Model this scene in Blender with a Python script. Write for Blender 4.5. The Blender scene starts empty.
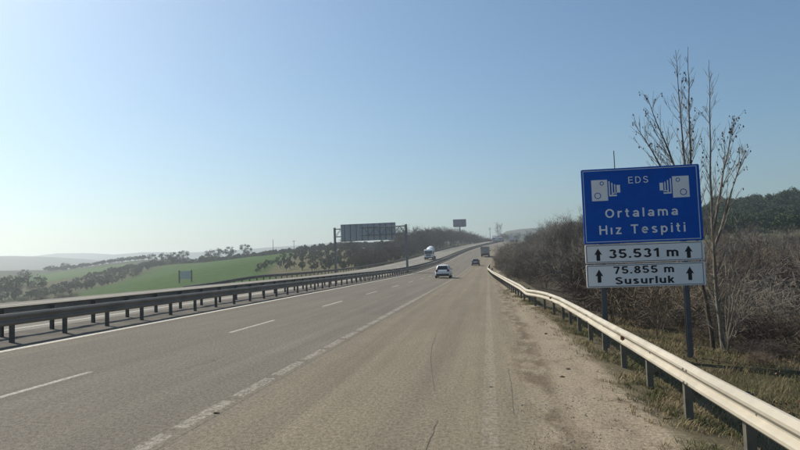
import bpy, math, random
import numpy as np
from mathutils import Vector, Matrix, noise

S = bpy.context.scene
COL = S.collection
R = math.radians
RND = random.Random(7)

# ------------------------------------------------------------------ camera
TILT = R(2.0)                       # the carriageway is superelevated: left side higher
RT = Matrix.Rotation(TILT, 3, 'Y')
CAM_H = 2.1
FPX = 620.0                         # focal length in pixels of an 800 px wide frame


def W(x, y, z):
    """road frame -> world"""
    return RT @ Vector((x, y, z))


psi, theta = math.atan(88.0 / FPX * math.cos(math.atan(35 / FPX))), math.atan(35.0 / FPX)
fw = Vector((-math.sin(psi) * math.cos(theta), math.cos(psi) * math.cos(theta), math.sin(theta)))
rg = Vector((math.cos(psi), math.sin(psi), 0))
up = rg.cross(fw)


def P(px, py, y):
    """point in the road frame seen towards (px,py) of an 800 x 450 frame, at forward distance y"""
    d = rg * ((px - 400.0) / FPX) + up * ((225.0 - py) / FPX) + fw
    t = y / d.y
    return d.x * t, y, CAM_H + d.z * t


def pix(x, y, z):
    v = Vector((x, y, z - CAM_H))
    c = v.dot(fw)
    return 400.0 + FPX * v.dot(rg) / c, 225.0 - FPX * v.dot(up) / c


def Q(x, y, z=0.0):
    """side terrain surveyed on a flat chart -> road frame"""
    if abs(x) < 34: return x, y, z
    return P(488.0 + FPX * x / y, 260.0 - FPX * (z - CAM_H) / y, y) if y > 30 else (x, y, z)


m3 = RT @ Matrix((rg, up, -fw)).transposed()
cam_d = bpy.data.cameras.new('camera')
cam_d.lens = 36.0 * FPX / 800.0
cam_d.sensor_width = 36.0
cam_d.clip_start = 0.1
cam_d.clip_end = 20000
cam = bpy.data.objects.new('camera', cam_d)
cam.matrix_world = Matrix.Translation(W(0, 0, CAM_H)) @ m3.to_4x4()
COL.objects.link(cam)
S.camera = cam

# ------------------------------------------------------------------ light
SUN_AZ = R(60)                      # to the left of the road direction (+Y)
SUN_EL = R(42)
wd = bpy.data.worlds.new('World')
S.world = wd
wd.use_nodes = True
nt = wd.node_tree
bg = nt.nodes['Background']
sky = nt.nodes.new('ShaderNodeTexSky')
sky.sky_type = 'NISHITA'
sky.sun_disc = False
sky.sun_elevation = SUN_EL
sky.sun_rotation = -SUN_AZ
sky.altitude = 100
sky.air_density = 1.2
sky.dust_density = 1.3
sky.ozone_density = 6.0
wb_ = nt.nodes.new('ShaderNodeMix')           # white balance of the sky light
wb_.data_type = 'RGBA'
wb_.blend_type = 'MULTIPLY'
wb_.inputs[0].default_value = 1.0
wb_.inputs[7].default_value = (0.95, 1.02, 0.97, 1)
nt.links.new(sky.outputs[0], wb_.inputs[6])
nt.links.new(wb_.outputs[2], bg.inputs[0])
bg.inputs[1].default_value = 0.10
sun_d = bpy.data.lights.new('sun', 'SUN')
sun_d.energy = 5.0
sun_d.angle = R(0.5)
sun_d.color = (1.0, 0.93, 0.82)
sun = bpy.data.objects.new('sun', sun_d)
sdir = Vector((-math.sin(SUN_AZ) * math.cos(SUN_EL), math.cos(SUN_AZ) * math.cos(SUN_EL), math.sin(SUN_EL)))
sun.rotation_euler = sdir.to_track_quat('Z', 'Y').to_euler()
sun.location = (0, 0, 60)
COL.objects.link(sun)
S.view_settings.view_transform = 'Standard'
S.view_settings.look = 'None'
S.view_settings.gamma = 1
S.view_settings.exposure = 0.12
S.view_settings.use_curve_mapping = False
S.render.engine = 'CYCLES'
S.cycles.use_denoising = True
S.cycles.max_bounces = 6
S.cycles.diffuse_bounces = 3
S.cycles.volume_bounces = 1
S.cycles.transparent_max_bounces = 8
HAZE_DENSITY = 0.00050


# ------------------------------------------------------------------ helpers
class MB:
    def __init__(self):
        self.v, self.f, self.mi = [], [], []

    def add(self, vs, fs, mi=0):
        o = len(self.v)
        self.v.extend([tuple(p) for p in vs])
        for f in fs:
            self.f.append(tuple(i + o for i in f))
            self.mi.append(mi)

    def box(self, x0, x1, y0, y1, z0, z1, mi=0, rot=None, at=(0, 0, 0)):
        vs = [Vector((x, y, z)) for x in (x0, x1) for y in (y0, y1) for z in (z0, z1)]
        if rot is not None:
            vs = [rot @ p + Vector(at) for p in vs]
        elif at != (0, 0, 0):
            vs = [p + Vector(at) for p in vs]
        self.add(vs, [(0, 1, 3, 2), (4, 6, 7, 5), (0, 4, 5, 1), (2, 3, 7, 6), (0, 2, 6, 4), (1, 5, 7, 3)], mi)

    def tube(self, pts, rad, n=6, cap=True, mi=0):
        pts = [Vector(p) for p in pts]
        o = len(self.v)
        k = len(pts)
        for i, p in enumerate(pts):
            d = (pts[min(i + 1, k - 1)] - pts[max(i - 1, 0)])
            d = d.normalized() if d.length > 1e-9 else Vector((0, 0, 1))
            a = d.cross(Vector((0.31, 0.17, 0.93) if abs(d.z) < 0.9 else (1, 0, 0))).normalized()
            b = d.cross(a)
            r = rad[i] if hasattr(rad, '__len__') else rad
            for j in range(n):
                t = 2 * math.pi * j / n
                self.v.append(tuple(p + a * (r * math.cos(t)) + b * (r * math.sin(t))))
        for i in range(k - 1):
            for j in range(n):
                j2 = (j + 1) % n
                self.f.append((o + i * n + j, o + i * n + j2, o + (i + 1) * n + j2, o + (i + 1) * n + j))
                self.mi.append(mi)
        if cap:
            self.f.append(tuple(o + j for j in reversed(range(n))))
            self.mi.append(mi)
            self.f.append(tuple(o + (k - 1) * n + j for j in range(n)))
            self.mi.append(mi)

    def loft(self, secs, closed=False, cap=True, mi=0):
        """secs: list of equal-length point loops"""
        o = len(self.v)
        n = len(secs[0])
        for s in secs:
            self.v.extend([tuple(p) for p in s])
        for i in range(len(secs) - 1):
            for j in range(n if closed else n - 1):
                j2 = (j + 1) % n
                self.f.append((o + i * n + j, o + i * n + j2, o + (i + 1) * n + j2, o + (i + 1) * n + j))
                self.mi.append(mi)
        if cap and closed:
            self.f.append(tuple(o + j for j in reversed(range(n))))
            self.mi.append(mi)
            q = o + (len(secs) - 1) * n
            self.f.append(tuple(q + j for j in range(n)))
            self.mi.append(mi)

    def mesh(self, name, mats, smooth=False):
        me = bpy.data.meshes.new(name)
        me.from_pydata(self.v, [], self.f)
        for m in (mats if isinstance(mats, (list, tuple)) else [mats]):
            me.materials.append(m)
        if any(self.mi):
            me.polygons.foreach_set('material_index', self.mi)
        if smooth:
            me.polygons.foreach_set('use_smooth', [True] * len(me.polygons))
        me.update()
        return me

    def build(self, name, mats, parent=None, smooth=False):
        return link(name, self.mesh(name, mats, smooth), parent)


def link(name, data, parent=None):
    o = bpy.data.objects.new(name, data)
    COL.objects.link(o)
    if parent is not None:
        o.parent = parent
    return o


def tag(o, label=None, cat=None, group=None, kind=None):
    if label: o['label'] = label
    if cat: o['category'] = cat
    if group: o['group'] = group
    if kind: o['kind'] = kind
    return o


def thing(name, label, cat, loc=(0, 0, 0), rz=0.0, group=None):
    o = link(name, None)
    o.location = loc
    o.rotation_euler = (0, 0, rz)
    return tag(o, label, cat, group)


def dup(root, loc, rz=0.0, sc=1.0, label=None, group=None):
    c = root.copy()
    COL.objects.link(c)
    c.location = loc
    c.rotation_euler = (0, 0, rz)
    c.scale = sc if hasattr(sc, '__len__') else (sc, sc, sc)
    if label: c['label'] = label
    if group: c['group'] = group
    for ch in list(root.children):
        d = ch.copy()
        COL.objects.link(d)
        d.parent = c
        for g in list(ch.children):
            e_ = g.copy()
            COL.objects.link(e_)
            e_.parent = d
    return c


def mat(name, col, rough=0.7, metal=0.0, var=0.0, scale=4.0, bump=0.0, bscale=40.0, spec=0.3, emit=None, estr=0.0):
    m = bpy.data.materials.new(name)
    m.use_nodes = True
    t = m.node_tree
    b = t.nodes['Principled BSDF']
    b.inputs['Roughness'].default_value = rough
    b.inputs['Metallic'].default_value = metal
    b.inputs['Specular IOR Level'].default_value = spec
    b.inputs['Base Color'].default_value = (*col, 1)
    if var > 0:
        tc = t.nodes.new('ShaderNodeTexCoord')
        nz = t.nodes.new('ShaderNodeTexNoise')
        nz.inputs['Scale'].default_value = scale
        nz.inputs['Detail'].default_value = 6
        t.links.new(tc.outputs['Object'], nz.inputs['Vector'])
        rp = t.nodes.new('ShaderNodeValToRGB')
        rp.color_ramp.elements[0].position = 0.3
        rp.color_ramp.elements[1].position = 0.7
        rp.color_ramp.elements[0].color = (*[c * (1 - var) for c in col], 1)
        rp.color_ramp.elements[1].color = (*[min(1, c * (1 + var)) for c in col], 1)
        t.links.new(nz.outputs[0], rp.inputs[0])
        t.links.new(rp.outputs[0], b.inputs['Base Color'])
    if bump > 0:
        tc = t.nodes.new('ShaderNodeTexCoord')
        nz = t.nodes.new('ShaderNodeTexNoise')
        nz.inputs['Scale'].default_value = bscale
        nz.inputs['Detail'].default_value = 4
        t.links.new(tc.outputs['Object'], nz.inputs['Vector'])
        bp = t.nodes.new('ShaderNodeBump')
        bp.inputs['Strength'].default_value = bump
        bp.inputs['Distance'].default_value = 0.02
        t.links.new(nz.outputs[0], bp.inputs['Height'])
        t.links.new(bp.outputs[0], b.inputs['Normal'])
    if emit:
        b.inputs['Emission Color'].default_value = (*emit, 1)
        b.inputs['Emission Strength'].default_value = estr
    return m


class NT:
    """tiny node-graph builder for the ground and road materials"""
    def __init__(self, name):
        self.m = bpy.data.materials.new(name)
        self.m.use_nodes = True
        self.t = self.m.node_tree
        self.b = self.t.nodes['Principled BSDF']
        self.b.inputs['Specular IOR Level'].default_value = 0.25
        self.b.inputs['Roughness'].default_value = 0.85

    def n(self, kind, **kw):
        nd = self.t.nodes.new(kind)
        for k, v in kw.items():
            setattr(nd, k, v)
        return nd

    def put(self, sock, val):
        if hasattr(val, 'is_linked') or hasattr(val, 'links'):
            self.t.links.new(val, sock)
        elif hasattr(val, '__len__'):
            sock.default_value = (*val, 1) if len(val) == 3 and len(sock.default_value) == 4 else val
        else:
            sock.default_value = val

    def math(self, op, a, b=0.0, c=None, clamp=False):
        nd = self.n('ShaderNodeMath', operation=op, use_clamp=clamp)
        self.put(nd.inputs[0], a)
        self.put(nd.inputs[1], b)
        if c is not None: self.put(nd.inputs[2], c)
        return nd.outputs[0]

    def noise(self, vec, scale, detail=4, rough=0.55, dims='3D'):
        nd = self.n('ShaderNodeTexNoise', noise_dimensions=dims)
        self.put(nd.inputs['Vector'], vec)
        nd.inputs['Scale'].default_value = scale
        nd.inputs['Detail'].default_value = detail
        nd.inputs['Roughness'].default_value = rough
        return nd.outputs[0]

    def mix(self, fac, a, b, mode='MIX'):
        nd = self.n('ShaderNodeMix', data_type='RGBA', blend_type=mode)
        self.put(nd.inputs[0], fac)
        self.put(nd.inputs[6], a)
        self.put(nd.inputs[7], b)
        return nd.outputs[2]

    def step(self, x, a, b):
        nd = self.n('ShaderNodeMapRange', interpolation_type='SMOOTHSTEP')
        self.put(nd.inputs[0], x)
        self.put(nd.inputs[1], a)
        self.put(nd.inputs[2], b)
        return nd.outputs[0]

    def band(self, x, lo, hi, soft):
        return self.math('MULTIPLY', self.step(x, lo - soft, lo + soft),
                         self.math('SUBTRACT', 1.0, self.step(x, hi - soft, hi + soft)))

    def scalevec(self, vec, s):
        nd = self.n('ShaderNodeVectorMath', operation='MULTIPLY')
        self.put(nd.inputs[0], vec)
        nd.inputs[1].default_value = s
        return nd.outputs[0]

    def bump(self, h, strength, dist):
        nd = self.n('ShaderNodeBump')
        nd.inputs['Strength'].default_value = strength
        nd.inputs['Distance'].default_value = dist
        self.put(nd.inputs['Height'], h)
        self.t.links.new(nd.outputs[0], self.b.inputs['Normal'])


def sstep(x, a, b):
    t = min(1.0, max(0.0, (x - a) / (b - a)))
    return t * t * (3 - 2 * t)


# ------------------------------------------------------------------ road alignment and ground heights (road frame)
def c_(y):
    """sideways shift of the carriageway: a long bend to the right"""
    if y < 120: return 0.0
    if y < 430: return 2.3e-4 * (y - 120) ** 2
    return 22.1 + 0.143 * (y - 430) + 1.0e-4 * (y - 430) ** 2


def e_(y):
    """rise of the carriageway: flat, then a climb to a crest"""
    if y < 70: return 0.0
    if y < 200: return 1.9e-4 * (y - 70) ** 2
    if y < 430: return 3.21 + 0.0494 * (y - 200)
    if y < 530: return 14.57 + 0.0494 * (y - 430) - 0.00045 * (y - 430) ** 2
    return max(-20.0, 15.01 - 0.0406 * (y - 530))


def rp(o, y, dz=0.0):
    return W(c_(y) + o, y, e_(y) + dz)


CTRL = [(4.8, 16, -.22), (6.5, 14, -.3), (10, 8, -.7), (12, 20, -.9), (8, 30, -.7), (8, 60, -.8), (20, 30, -1.2),
        (27, 60, -.6), (12, 100, -.4), (40, 60, .5), (45, 100, 2.2), (68, 150, 6.6), (64, 160, 7.4), (90, 160, 9),
        (50, 200, 6), (151, 300, 28), (110, 290, 24), (220, 300, 30), (30, 200, 3.0), (45, 300, 8.5), (100, 220, 15),
        (10, -15, -.8), (40, 15, -.8), (80, 60, 2), (140, 140, 10), (200, 180, 14), (150, 400, 24), (60, 420, 12), (110, 60, 3), (250, 60, 4),
        (-30, 20, -1.2), (-30, 60, -1.6), (-36, 60, -2.8), (-60, 80, -5), (-60, 130, -3.8), (-71, 195, -1.0), (-133, 200, -8.9),
        (-154, 260, -6.7), (-172, 330, -.6), (-156, 335, .6), (-119, 312, 3.6), (-85, 280, 5.7), (-100, 200, -2.8), (-107, 190, -6.0),
        (-40, 130, -1.6), (-38, 190, 1.0), (-45, 240, 4.4), (-60, 300, 7.6), (-32, 300, 8), (-32, 400, 13), (-60, 400, 10.5),
        (-100, 400, 3), (-170, 430, -4), (-238, 330, -8.5), (-226, 400, -3), (-319, 450, -7.3), (-269, 480, 2.1), (-200, 200, -12.5),
        (-300, 330, -14), (-300, 200, -15), (-400, 450, -14), (-150, 100, -9), (-250, 100, -14), (-80, 30, -5), (-60, -20, -4),
        (-20, 500, 12), (40, 520, 13), (100, 520, 14), (-150, -50, -9)]
CTRL = [Q(*c) for c in CTRL]
_cx = np.array([[a, b] for a, b, _ in CTRL], float)
_cz = np.array([z - e_(y) for x, y, z in CTRL], float)


def _U(d2):
    return np.where(d2 > 1e-9, 0.5 * d2 * np.log(np.maximum(d2, 1e-9)), 0.0)


_n = len(CTRL)
_K = _U(((_cx[:, None] - _cx[None]) ** 2).sum(-1)) + np.eye(_n) * 20.0
_Pm = np.hstack([np.ones((_n, 1)), _cx])
_A = np.zeros((_n + 3, _n + 3))
_A[:_n, :_n] = _K
_A[:_n, _n:] = _Pm
_A[_n:, :_n] = _Pm.T
_w = np.linalg.solve(_A, np.concatenate([_cz, np.zeros(3)]))


def tps(x, y):
    d2 = ((_cx - np.array([x, y])) ** 2).sum(-1)
    return float(_U(d2) @ _w[:_n] + _w[_n] + _w[_n + 1] * x + _w[_n + 2] * y)


RIDGES = [
    (1250, 240, [(-400, 259), (-100, 257), (0, 255.5), (30, 256), (60, 258), (90, 261), (120, 264.5), (160, 268), (260, 273)]),
    (2000, 300, [(-200, 264), (20, 262), (45, 256.5), (62, 253.5), (78, 252.3), (95, 253.6), (120, 254.6), (150, 252.5), (200, 252),
                 (250, 249), (300, 245), (340, 242), (400, 241), (450, 240), (520, 240), (700, 244)]),
    (1200, 230, [(440, 262), (478, 252), (492, 242), (499, 236), (507, 231), (520, 229), (540, 227.5), (560, 227), (600, 224),
                 (650, 221), (700, 219), (800, 220), (1000, 226)]),
]


def far(x, y):
    z = -24.0
    for Y, w, prof in RIDGES:
        px = pix(x, Y, CAM_H)[0]
        py = np.interp(px, [a for a, _ in prof], [b for _, b in prof])
        h = P(px, py, Y)[2]
        h += 3.0 * noise.noise(Vector((x * 0.004, Y, 0))) + 1.2 * noise.noise(Vector((x * 0.015, Y, 3)))
        g = math.exp(-((y - Y) / w) ** 2)
        z = max(z, -24 + (h + 24) * g)
    return z


def zg(x, y):
    """ground height in the road frame, carriageway excluded"""
    r = math.hypot(x, y * 0.9)
    k = sstep(r, 540, 900)
    loc = 0.0
    if k < 1:
        loc = e_(y) + max(-22.0, min(32.0, tps(x, y)))
        loc += 0.35 * noise.noise(Vector((x * 0.06, y * 0.06, 0))) * sstep(r, 15, 60)
        loc += 0.06 * noise.noise(Vector((x * 0.7, y * 0.7, 5)))
        o = x - c_(y)
        dev = max(-24.4 - o, o - 3.3, 0.0)
        b = sstep(dev, 0.0, 3.2)
        loc = (e_(y) - 0.25) * (1 - b) + loc * b if dev > 0 else e_(y) - 0.25
    return loc * (1 - k) + far(x, y) * k if k > 0 else loc


def G(x, y, dz=0.0):
    return W(x, y, zg(x, y)) + Vector((0, 0, dz))


def hit(px, py, y0=40.0, y1=520.0):
    """where the line of sight through (px,py) meets the ground"""
    y = y0
    while y < y1:
        q = P(px, py, y)
        if zg(q[0], y) >= q[2]: return q[0], y
        y += 1.0
    return P(px, py, y1)[0], y1


def inpoly(x, y, poly):
    s = False
    j = len(poly) - 1
    for i in range(len(poly)):
        xi, yi = poly[i]
        xj, yj = poly[j]
        if (yi > y) != (yj > y) and x < (xj - xi) * (y - yi) / (yj - yi) + xi:
            s = not s
        j = i
    return s


FIELD_A = [(-27, 20), (-27, 60), (-40, 120), (-68, 190), (-84, 290), (-86, 320), (-122, 335), (-158, 345), (-172, 333), (-135, 205), (-95, 120), (-50, 40)]
FIELD_B = [(-200, 290), (-215, 395), (-262, 470), (-325, 450), (-250, 300)]
ORCHARD = [(-71, 192), (-84, 290), (-50, 295), (-31, 190), (-29, 140), (-45, 150)]
FIELD_A = [Q(*p)[:2] for p in FIELD_A]
FIELD_B = [Q(*p)[:2] for p in FIELD_B]
ORCHARD = [Q(*p)[:2] for p in ORCHARD]

# ------------------------------------------------------------------ ground material and sheet
g = NT('ground_soil')
tc = g.n('ShaderNodeTexCoord').outputs['Object']
at = g.n('ShaderNodeAttribute', attribute_name='soil').outputs['Color']
n1 = g.noise(tc, 0.35, 8, 0.65)
n2 = g.noise(tc, 3.2, 6, 0.6)
n3 = g.noise(tc, 28.0, 3, 0.6)
k1 = g.math('MULTIPLY_ADD', n1, 1.1, 0.45)
k2 = g.math('MULTIPLY_ADD', n2, 0.7, 0.65)
k3 = g.math('MULTIPLY_ADD', n3, 0.8, 0.6)
fa = g.n('ShaderNodeAttribute', attribute_name='crop').outputs['Fac']
sp_ = g.n('ShaderNodeSeparateXYZ')
g.put(sp_.inputs[0], tc)
row = g.math('ADD', g.math('MULTIPLY', sp_.outputs[0], .95), g.math('MULTIPLY', sp_.outputs[1], .33))
row = g.math('ADD', row, g.math('MULTIPLY', n1, 3.0))
r1_ = g.math('MULTIPLY_ADD', g.math('SINE', g.math('MULTIPLY', row, 1.05)), .10, 1.0)
tf = g.math('FRACT', g.math('DIVIDE', row, 17.0))
tr_ = g.math('SUBTRACT', 1.0, g.math('MULTIPLY', g.band(tf, .46, .54, .02), .33))
bl_ = g.math('MULTIPLY_ADD', g.noise(tc, .05, 4, .6), 1.0, .5)
fk = g.math('MULTIPLY', g.math('MULTIPLY', r1_, tr_), bl_)
k3 = g.math('MULTIPLY', k3, g.math('ADD', g.math('MULTIPLY', fa, fk), g.math('SUBTRACT', 1.0, fa)))
kk = g.math('MULTIPLY', g.math('MULTIPLY', k1, k2), k3)
vm = g.n('ShaderNodeVectorMath', operation='SCALE')
g.put(vm.inputs[0], at)
g.put(vm.inputs['Scale'], kk)
g.put(g.b.inputs['Base Color'], vm.outputs[0])
g.b.inputs['Roughness'].default_value = 1.0
g.b.inputs['Specular IOR Level'].default_value = 0.05
g.bump(g.math('ADD', n2, n3), 0.7, 0.12)
M_GROUND = g.m


def warp(lo, hi, near, n):
    t = np.linspace(-1, 1, n)
    k = 6.0
    s = np.sinh(k * t) / math.sinh(k)
    a = np.where(t < 0, s * -lo, s * hi)
    lin = np.where(t < 0, t * near, t * near)
    return a + lin


def soil(x, y):
    o = x - c_(y)
    r = math.hypot(x, y)
    nn = noise.noise(Vector((x * 0.02, y * 0.02, 9)))
    if r > 520:
        k = 0.5 + 0.5 * noise.noise(Vector((x * 0.004, y * 0.006, 2)))
        return (0.055 + 0.05 * k, 0.06 + 0.045 * k, 0.042 + 0.03 * k)
    if inpoly(x, y, FIELD_A):
        return (0.052, 0.094, 0.022)
    if inpoly(x, y, FIELD_B):
        return (0.07, 0.115, 0.035)
    if inpoly(x, y, ORCHARD):
        return (0.125, 0.115, 0.062)
    if o < -20:
        return (0.085 + 0.02 * nn, 0.085, 0.045)
    if o > 3:
        if y > 178 and x > 58:
            return (0.05, 0.068, 0.03)
        if y > 120 and x > 55:
            return (0.10, 0.105, 0.045)
        if o < 6.5 and y < 30:
            return (0.095, 0.082, 0.045)
        return (0.072, 0.058, 0.042)
    return (0.13, 0.115, 0.09)


xs = warp(-2300, 1700, 110, 230)
ys = warp(-400, 2400, 150, 250)
ys = np.sort(ys)
gv, gf, gc = [], [], []
for y in ys:
    for x in xs:
        y2 = float(y)
        gv.append(tuple(W(float(x), y2, zg(float(x), y2))))
        gc.append(soil(float(x), y2))
nx = len(xs)
for j in range(len(ys) - 1):
    for i in range(nx - 1):
        a = j * nx + i
        gf.append((a, a + 1, a + nx + 1, a + nx))
me = bpy.data.meshes.new('ground')
me.from_pydata(gv, [], gf)
ca = me.color_attributes.new('soil', 'FLOAT_COLOR', 'POINT')
ca.data.foreach_set('color', [q for c in gc for q in (*c, 1.0)])
cr = me.attributes.new('crop', 'FLOAT', 'POINT')
cr.data.foreach_set('value', [1.0 if (c[1] > c[0] * 1.5 and c[1] > .1) else 0.0 for c in gc])
me.materials.append(M_GROUND)
me.polygons.foreach_set('use_smooth', [True] * len(me.polygons))
tag(link('ground', me), kind='structure')
GMINZ = min(p[2] for p in gv)


# ------------------------------------------------------------------ carriageways
def ribbon(name, offs, y0, y1, material, dz=0.0, zfun=None, ymax_step=4.0):
    vs, fs, uv = [], [], []
    y = y0
    rows = 0
    while True:
        for o in offs:
            z = dz + (zfun(o, y) if zfun else 0.0)
            vs.append(tuple(rp(o, y, z)))
            uv.append((o, y))
        rows += 1
        if y >= y1: break
        y += 0.5 if y < 30 and zfun else (2.0 if y < 150 else ymax_step)
    n = len(offs)
    for j in range(rows - 1):
        for i in range(n - 1):
            a = j * n + i
            fs.append((a, a + 1, a + n + 1, a + n))
    me = bpy.data.meshes.new(name)
    me.from_pydata(vs, [], fs)
    ul = me.uv_layers.new(name='UVMap')
    for lp in me.loops:
        ul.data[lp.index].uv = uv[lp.vertex_index]
    me.materials.append(material)
    me.polygons.foreach_set('use_smooth', [True] * len(me.polygons))
    return tag(link(name, me), kind='structure')


def road_material(name, lines, right_lane=True, grey=(0.158, 0.139, 0.110)):
    g = NT(name)
    uvn = g.n('ShaderNodeUVMap').outputs[0]
    sp = g.n('ShaderNodeSeparateXYZ')
    g.put(sp.inputs[0], uvn)
    u, v = sp.outputs[0], sp.outputs[1]
    fine = g.math('ADD', g.math('MULTIPLY', g.step(g.noise(g.scalevec(uvn, (1, 1, 1)), 62.0, 2, 0.8), .33, .67), .6),
                  g.math('MULTIPLY', g.step(g.noise(g.scalevec(uvn, (1, .6, 1)), 21.0, 3, 0.7), .33, .67), .4))
    mid = g.noise(g.scalevec(uvn, (1, 0.35, 1)), 2.2, 5, 0.6)
    streak = g.noise(g.scalevec(uvn, (1, 0.02, 1)), 2.6, 4, 0.6)
    blot = g.noise(g.scalevec(uvn, (1, 0.25, 1)), 0.45, 4, 0.6)
    jit = g.math('MULTIPLY', g.math('SUBTRACT', mid, 0.5), 0.5)
    uj = g.math('ADD', u, jit)
    tan_, dirt = (0.197, 0.166, 0.117), (0.258, 0.213, 0.150)
    col = grey
    if right_lane:
        col = g.mix(g.step(uj, -4.0, -3.2), grey, tan_)
        # worn wheel tracks
        for cxx in (-2.85, -1.05):
            tr = g.band(u, cxx - 0.28, cxx + 0.28, 0.25)
            col = g.mix(g.math('MULTIPLY', tr, 0.40), col, (0.152, 0.131, 0.098))
        for cxx in (-6.6, -4.9, -10.2, -8.5):
            tr = g.band(u, cxx - 0.3, cxx + 0.3, 0.3)
            col = g.mix(g.math('MULTIPLY', tr, 0.40), col, (0.18, 0.160, 0.126))
        # paved edge gives way to pale dirt
        bl2 = g.math('MULTIPLY', g.math('SUBTRACT', blot, 0.5), 1.6)
        ud = g.math('ADD', uj, bl2)
        dk = g.math('MULTIPLY', g.step(g.noise(g.scalevec(uvn, (1, 0.5, 1)), 1.3, 6, 0.72), 0.50, 0.66), 1.0)
        d2 = g.mix(g.math('MULTIPLY', dk, 0.75), dirt, (0.15, 0.118, 0.08))
        col = g.mix(g.step(ud, 0.35, 0.75), col, d2)
        # darker seam of loose earth between pavement and dirt
        seam = g.band(ud, 0.62, 1.15, 0.2)
        col = g.mix(g.math('MULTIPLY', seam, g.math('MULTIPLY', g.step(mid, 0.40, 0.56), 0.9)), col, (0.13, 0.10, 0.066))
        veg_shade = g.step(g.math('ADD', u, g.math('MULTIPLY', jit, 1.3)), 2.0, 2.45)  # dark band colours in both the grass and the shade under the rail
        col = g.mix(g.math('MULTIPLY', veg_shade, 0.9), col, (0.085, 0.072, 0.04))
    # hairline cracking, transverse joints and sealed patches
    vo = g.n('ShaderNodeTexVoronoi', feature='DISTANCE_TO_EDGE')
    wob = g.n('ShaderNodeVectorMath', operation='MULTIPLY_ADD')
    nzc = g.n('ShaderNodeTexNoise')
    nzc.inputs['Scale'].default_value = 1.8
    nzc.inputs['Detail'].default_value = 5
    g.put(nzc.inputs['Vector'], uvn)
    g.put(wob.inputs[0], nzc.outputs['Color'])
    wob.inputs[1].default_value = (.9, .9, 0)
    g.put(wob.inputs[2], uvn)
    g.put(vo.inputs['Vector'], g.scalevec(wob.outputs[0], (1, .45, 1)))
    vo.inputs['Scale'].default_value = .55
    ck = g.math('SUBTRACT', 1.0, g.step(vo.outputs['Distance'], .001, .0075))
    ckm = g.step(g.noise(g.scalevec(uvn, (1, .4, 1)), .35, 3, .5), .50, .62)
    col = g.mix(g.math('MULTIPLY', g.math('MULTIPLY', ck, ckm), .35), col, (.075, .064, .05))
    jt = g.math('SUBTRACT', 1.0, g.step(g.math('ABSOLUTE', g.math('ADD', u, g.math('MULTIPLY_ADD', mid, .06, 3.62))), .004, .02))
    col = g.mix(g.math('MULTIPLY', jt, .5), col, (.08, .07, .056))
    br = g.n('ShaderNodeTexVoronoi', feature='F1', distance='CHEBYCHEV')
    g.put(br.inputs['Vector'], g.scalevec(uvn, (.28, .07, 1)))
    br.inputs['Scale'].default_value = 1.0
    sc_ = g.n('ShaderNodeSeparateColor')
    g.put(sc_.inputs[0], br.outputs['Color'])
    col = g.mix(g.math('MULTIPLY', g.step(sc_.outputs[0], .55, .95), .14), col, (.10, .092, .078))
    wear = g.noise(uvn, 9.0, 5, 0.7)
    for (lo, hi, per, on, ph, op, thr) in lines:
        ms = g.band(g.math('ADD', u, g.math('MULTIPLY', jit, 0.04)), lo, hi, 0.018)
        if per:
            fr = g.math('FRACT', g.math('DIVIDE', g.math('SUBTRACT', v, ph), per))
            ms = g.math('MULTIPLY', ms, g.band(fr, 0.02, on / per, 0.012))
        ms = g.math('MULTIPLY', ms, g.math('MULTIPLY', g.step(wear, thr - 0.12, thr + 0.1), op))
        col = g.mix(ms, col, (0.60, 0.56, 0.47))
    k = g.math('MULTIPLY', g.math('MULTIPLY_ADD', fine, 1.30, 0.36), g.math('MULTIPLY_ADD', mid, 0.26, 0.87))
    k = g.math('MULTIPLY', k, g.math('MULTIPLY_ADD', streak, 0.56, 0.72))
    k = g.math('MULTIPLY', k, g.math('MULTIPLY_ADD', blot, 0.3, 0.85))
    vm = g.n('ShaderNodeVectorMath', operation='SCALE')
    g.put(vm.inputs[0], col)
    g.put(vm.inputs['Scale'], k)
    g.put(g.b.inputs['Base Color'], vm.outputs[0])
    g.b.inputs['Roughness'].default_value = 0.9
    g.b.inputs['Specular IOR Level'].default_value = 0.12
    g.bump(fine, 0.35, 0.008)
    return g.m


M_ROAD = road_material('road_asphalt', [
    (-11.2, -11.0, 0, 0, 0, 0.95, 0.30),
    (-7.49, -7.37, 10.2, 4.0, 6.85, 0.6, 0.42),
    (-3.95, -3.75, 1.80, 1.55, 0.2, 0.30, 0.49),
    (-0.09, 0.11, 0, 0, 0, 0.13, 0.50)])
M_ROAD2 = road_material('opposite_asphalt', [
    (-14.45, -14.3, 0, 0, 0, 0.8, 0.35),
    (-18.0, -17.86, 10, 4, 2, 0.8, 0.35),
    (-22.3, -22.15, 0, 0, 0, 0.8, 0.35)], right_lane=False, grey=(.21, .195, .165))  # paler grey: grazing sunlight put into the asphalt colour
M_MEDIAN = mat('median_shaded_dirt', (0.095, 0.083, 0.066), 0.95, var=0.35, scale=1.5, bump=0.6, bscale=14)  # dirt colour darkened to carry the shadow between the median rails


def shoulder_z(o, y):
    z = 0.0
    if o > 0.4:
        k = sstep(o, 0.4, 1.6)
        z += k * (0.03 * noise.noise(Vector((o * 1.3, y * 0.6, 1))) + 0.012 * noise.noise(Vector((o * 5, y * 4, 2))))
        z -= 0.12 * sstep(o, 2.2, 3.4)
    return z


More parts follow.
